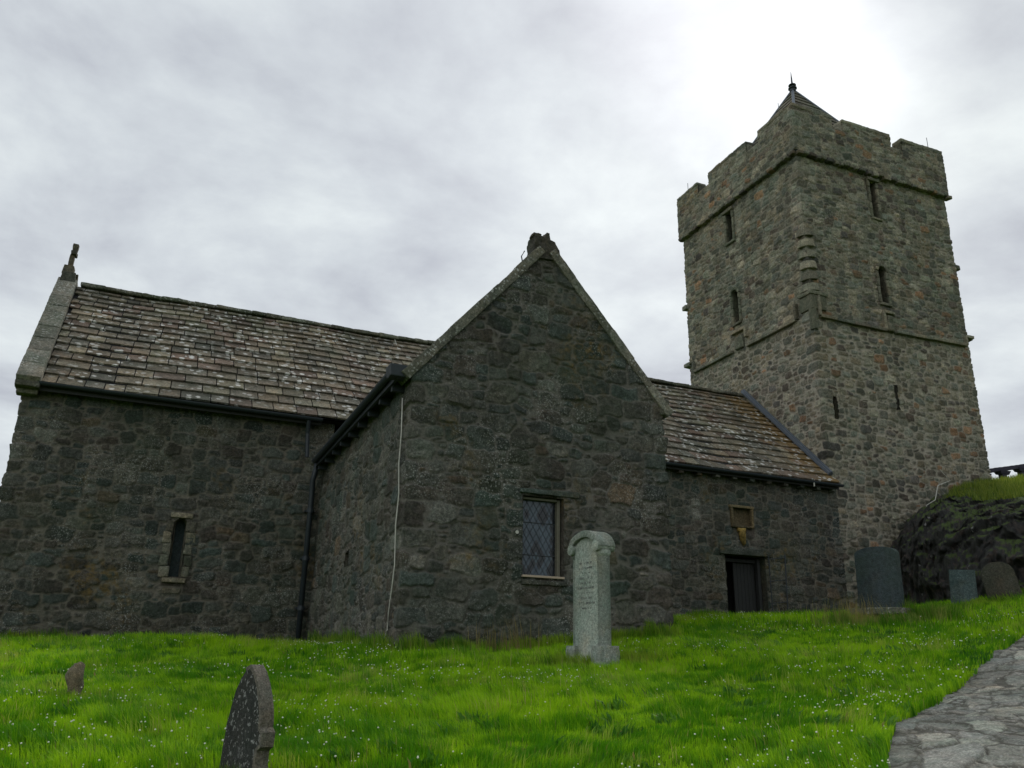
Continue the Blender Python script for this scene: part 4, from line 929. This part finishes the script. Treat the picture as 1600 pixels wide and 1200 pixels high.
def blades(x,y,hmin,hmax,w_,col_lo,col_hi,lean=.75,zoff=0,clump=True,name=None):
    n=len(x); z=ground(x,y)+zoff; cl=fbm(x,y,None,.55,41,3); c2=fbm(x,y,None,1.9,47,2)
    h=RNG.uniform(hmin,hmax,n)*np.clip(1+(.85*cl+.55*fbm(x,y,None,.22,43,2))*(1 if clump else 0)+.4*c2,.35,2.4); a=RNG.uniform(0,2*np.pi,n); wa=np.radians(200)+fbm(x,y,None,.8,61,3)*3.6
    lx=np.cos(a)*.6+np.cos(wa)*.7; ly=np.sin(a)*.6+np.sin(wa)*.7; ln=RNG.uniform(.15,1,n)*lean*h
    px,py=-np.sin(a)*w_/2,np.cos(a)*w_/2
    b0=np.stack([x-px,y-py,z-.02],-1);b1=np.stack([x+px,y+py,z-.02],-1)
    mx_=np.stack([x+lx*ln*.35,y+ly*ln*.35,z+h*.58],-1); pv=np.stack([px*.75,py*.75,0*px],-1)
    tp=np.stack([x+lx*ln,y+ly*ln,z+h*np.sqrt(np.clip(1-(ln/h)**2*.3,.3,1))],-1)
    V=np.stack([b0,b1,mx_+pv,mx_-pv,tp],1).reshape(-1,3); k=np.arange(n)*5
    q=np.stack([k,k+1,k+2,k+3],-1); t=np.stack([k+3,k+2,k+4],-1)
    f=np.clip(.5+.65*c2-.55*cl+1.0*fbm(x,y,None,.13,83,2)+RNG.normal(0,.2,n),0,1)[:,None]; col=np.array(col_lo)*(1-f)+np.array(col_hi)*f
    dry=(RNG.random(n)<.015+.03*np.clip(c2,0,1))[:,None]; col=np.where(dry,np.array((.22,.20,.07)),col)
    ca=np.concatenate([col,np.ones((n,1))],1)
    return V,q,t,np.repeat(ca,5,0)
parts=[]
def addb(*a,**k):
    parts.append(blades(*a,**k))
LO,HI=(.06,.215,.004),(.27,.49,.012)
for n,d0,d1,w_,hm,hx in ((170000,3.5,7.5,.0048,.035,.095),(210000,7.5,11,.006,.035,.095),(180000,11,16,.008,.04,.105),(130000,16,24,.011,.05,.12)):
    x,y=scatter(n,d0,d1); k=valid(x,y); addb(x[k],y[k],hm,hx,w_,LO,HI)
# rank growth against the walls and round the stones
def strip(ax,ay,bx,by,n,spread,h0,h1,w_=.009,lo=(.06,.17,.008),hi=(.22,.34,.03)):
    t=RNG.random(n); x=ax+(bx-ax)*t+RNG.normal(0,spread,n); y=ay+(by-ay)*t-np.abs(RNG.normal(0,spread,n)); k=valid(x,y); addb(x[k],y[k],h0,h1,w_,lo,hi,lean=.5)
strip(XL,YT-.08,XR,YT-.08,5000,.09,.08,.24); strip(XC,YN-.06,3.3,YN-.06,5000,.12,.1,.26,.012); strip(8.3,YN-.06,X0,YN-.06,4000,.12,.06,.2,.012); strip(X0,YN-.06,21.4,YN-.06,900,.12,.1,.3,.012)
strip(9.0,15.5,16.5,16.0,7000,.5,.05,.15,.011); strip(11.8,12.6,13.6,12.0,5000,.3,.1,.26,.010,hi=(.26,.30,.08)); strip(4.6,10.1,6.1,9.8,2500,.14,.06,.2,.006); strip(14.6,12.7,17.3,12.1,5000,.25,.05,.14,.01)
# broad-leaved weeds and rank tufts scattered in the turf
cxs,cys=scatter(420,4.5,18); kk=fbm(cxs,cys,None,2.2,91,2)>.0; cxs,cys=cxs[kk],cys[kk]
n=26; x=(cxs[:,None]+RNG.normal(0,.06,(len(cxs),n))).ravel(); y=(cys[:,None]+RNG.normal(0,.06,(len(cxs),n))).ravel(); k=valid(x,y); addb(x[k],y[k],.05,.12,.03,(.035,.13,.012),(.10,.24,.03),lean=1.1,clump=False)
cxs,cys=scatter(260,4.5,19); n=60; x=(cxs[:,None]+RNG.normal(0,.09,(len(cxs),n))).ravel(); y=(cys[:,None]+RNG.normal(0,.09,(len(cxs),n))).ravel(); k=valid(x,y); addb(x[k],y[k],.09,.17,.006,(.07,.20,.01),(.30,.40,.06),lean=.8,clump=False)
x,y=scatter(7000,4,19); k=valid(x,y)&(fbm(x,y,None,1.1,95,3)>.12); addb(x[k],y[k],.07,.2,.004,(.28,.26,.09),(.42,.38,.16),lean=.6,clump=False)
strip(3.3,12.5,3.35,18.5,2500,.08,.1,.25,.01); strip(-.7,9.0,-.2,8.95,700,.1,.06,.15,.006); strip(.4,5.7,.95,5.5,900,.09,.05,.14,.0045)
V=[];Q=[];T3=[];A_=[];off=0
for v,q_,t,a in parts: V.append(v);Q.append(q_+off);T3.append(t+off);A_.append(a);off+=len(v)
go=mesh_np('grass',np.concatenate(V),np.concatenate(Q),M_grass,None,False,{'gc':np.concatenate(A_)},tris=np.concatenate(T3))
tag(go,'thick green meadow grass covering the churchyard slope','grass',kind='stuff')
# dry tuft by the gable
parts=[]; n=90; x=RNG.normal(5.0,.28,n); y=RNG.normal(12.05,.12,n); addb(x,y,.2,.52,.009,(.10,.09,.03),(.26,.21,.09),lean=.35,clump=False)
n=220; x=RNG.normal(12.3,.5,n); y=RNG.normal(12.5,.3,n); addb(x,y,.2,.5,.009,(.12,.13,.04),(.28,.24,.10),lean=.5,clump=False)
V=[];Q=[];T3=[];A_=[];off=0
for v,q_,t,a in parts: V.append(v);Q.append(q_+off);T3.append(t+off);A_.append(a);off+=len(v)
tag(mesh_np('dry_grass',np.concatenate(V),np.concatenate(Q),M_grass,None,False,{'gc':np.concatenate(A_)},tris=np.concatenate(T3)),'dry straw-coloured seeding grass standing above the green turf','grass',kind='stuff')
# terrace grass on rock top
kk=RNG.integers(0,nS-1,26000); rr=RNG.integers(94,143,26000); fu=RNG.random(26000)[:,None]; fv=RNG.random(26000)[:,None]
P=(Rk[kk,rr]*(1-fu)+Rk[kk+1,rr]*fu)*(1-fv)+(Rk[kk,rr+1]*(1-fu)+Rk[kk+1,rr+1]*fu)*fv
dzx=Rk[kk,rr+1]-Rk[kk,rr]; slope=dzx[:,2]/(np.linalg.norm(dzx[:,:2],axis=1)+1e-6); msk=(slope<1.2)&(fbm(P[:,0],P[:,1],P[:,2],1.5,90,3)>-.25)&((rr>90)); P=P[msk]
n=len(P); h=RNG.uniform(.1,.28,n); a=RNG.uniform(0,6.28,n); wv=np.stack([np.cos(a),np.sin(a),0*a],-1)*.012; tp=P+np.stack([RNG.normal(0,.06,n),RNG.normal(0,.06,n),h],-1)
V=np.stack([P-wv,P+wv,tp],1).reshape(-1,3); f=np.clip(RNG.normal(.5,.3,n),0,1)[:,None]; col=np.array((.05,.11,.01))*(1-f)+np.array((.20,.24,.04))*f
tag(mesh_np('terrace_grass',V,None,M_grass,None,False,{'gc':np.repeat(np.concatenate([col,np.ones((n,1))],1),3,0)},tris=np.arange(3*n).reshape(-1,3)),'rough grass on top of the rock right of the tower','grass',kind='stuff')
# ------------------------------------------------------------------ clover heads
x,y=scatter(15000,4,19); dn=1.3*fbm(x,y,None,1.5,5,2)+.6*fbm(x,y,None,.35,15,2); k=valid(x,y)&(RNG.random(len(x))<np.clip(.22+dn*1.1,0.02,1)*np.clip(1.25-np.hypot(x,y)/22,.3,1)); x,y=x[k],y[k]
z=ground(x,y)+RNG.uniform(.07,.125,len(x)); r=RNG.uniform(.0032,.0082,len(x))*(1+.25*(np.hypot(x,y)>10))
ico=bmesh.new(); bmesh.ops.create_icosphere(ico,subdivisions=1,radius=1); iv=np.array([v.co[:] for v in ico.verts]); it=np.array([[v.index for v in f.verts] for f in ico.faces]); ico.free()
V=(np.stack([x,y,z],-1)[:,None]+iv[None]*r[:,None,None]*np.array((1,1,.85))).reshape(-1,3); T=(it[None]+np.arange(len(x))[:,None,None]*len(iv)).reshape(-1,3)
tag(mesh_np('clover_flowers',V,None,plain('clover_white',(.60,.62,.50),.9,0,60,.2),None,True,None,tris=T),'small white clover heads dotted through the grass','flowers',kind='stuff')
print('grass verts',len(go.data.vertices))
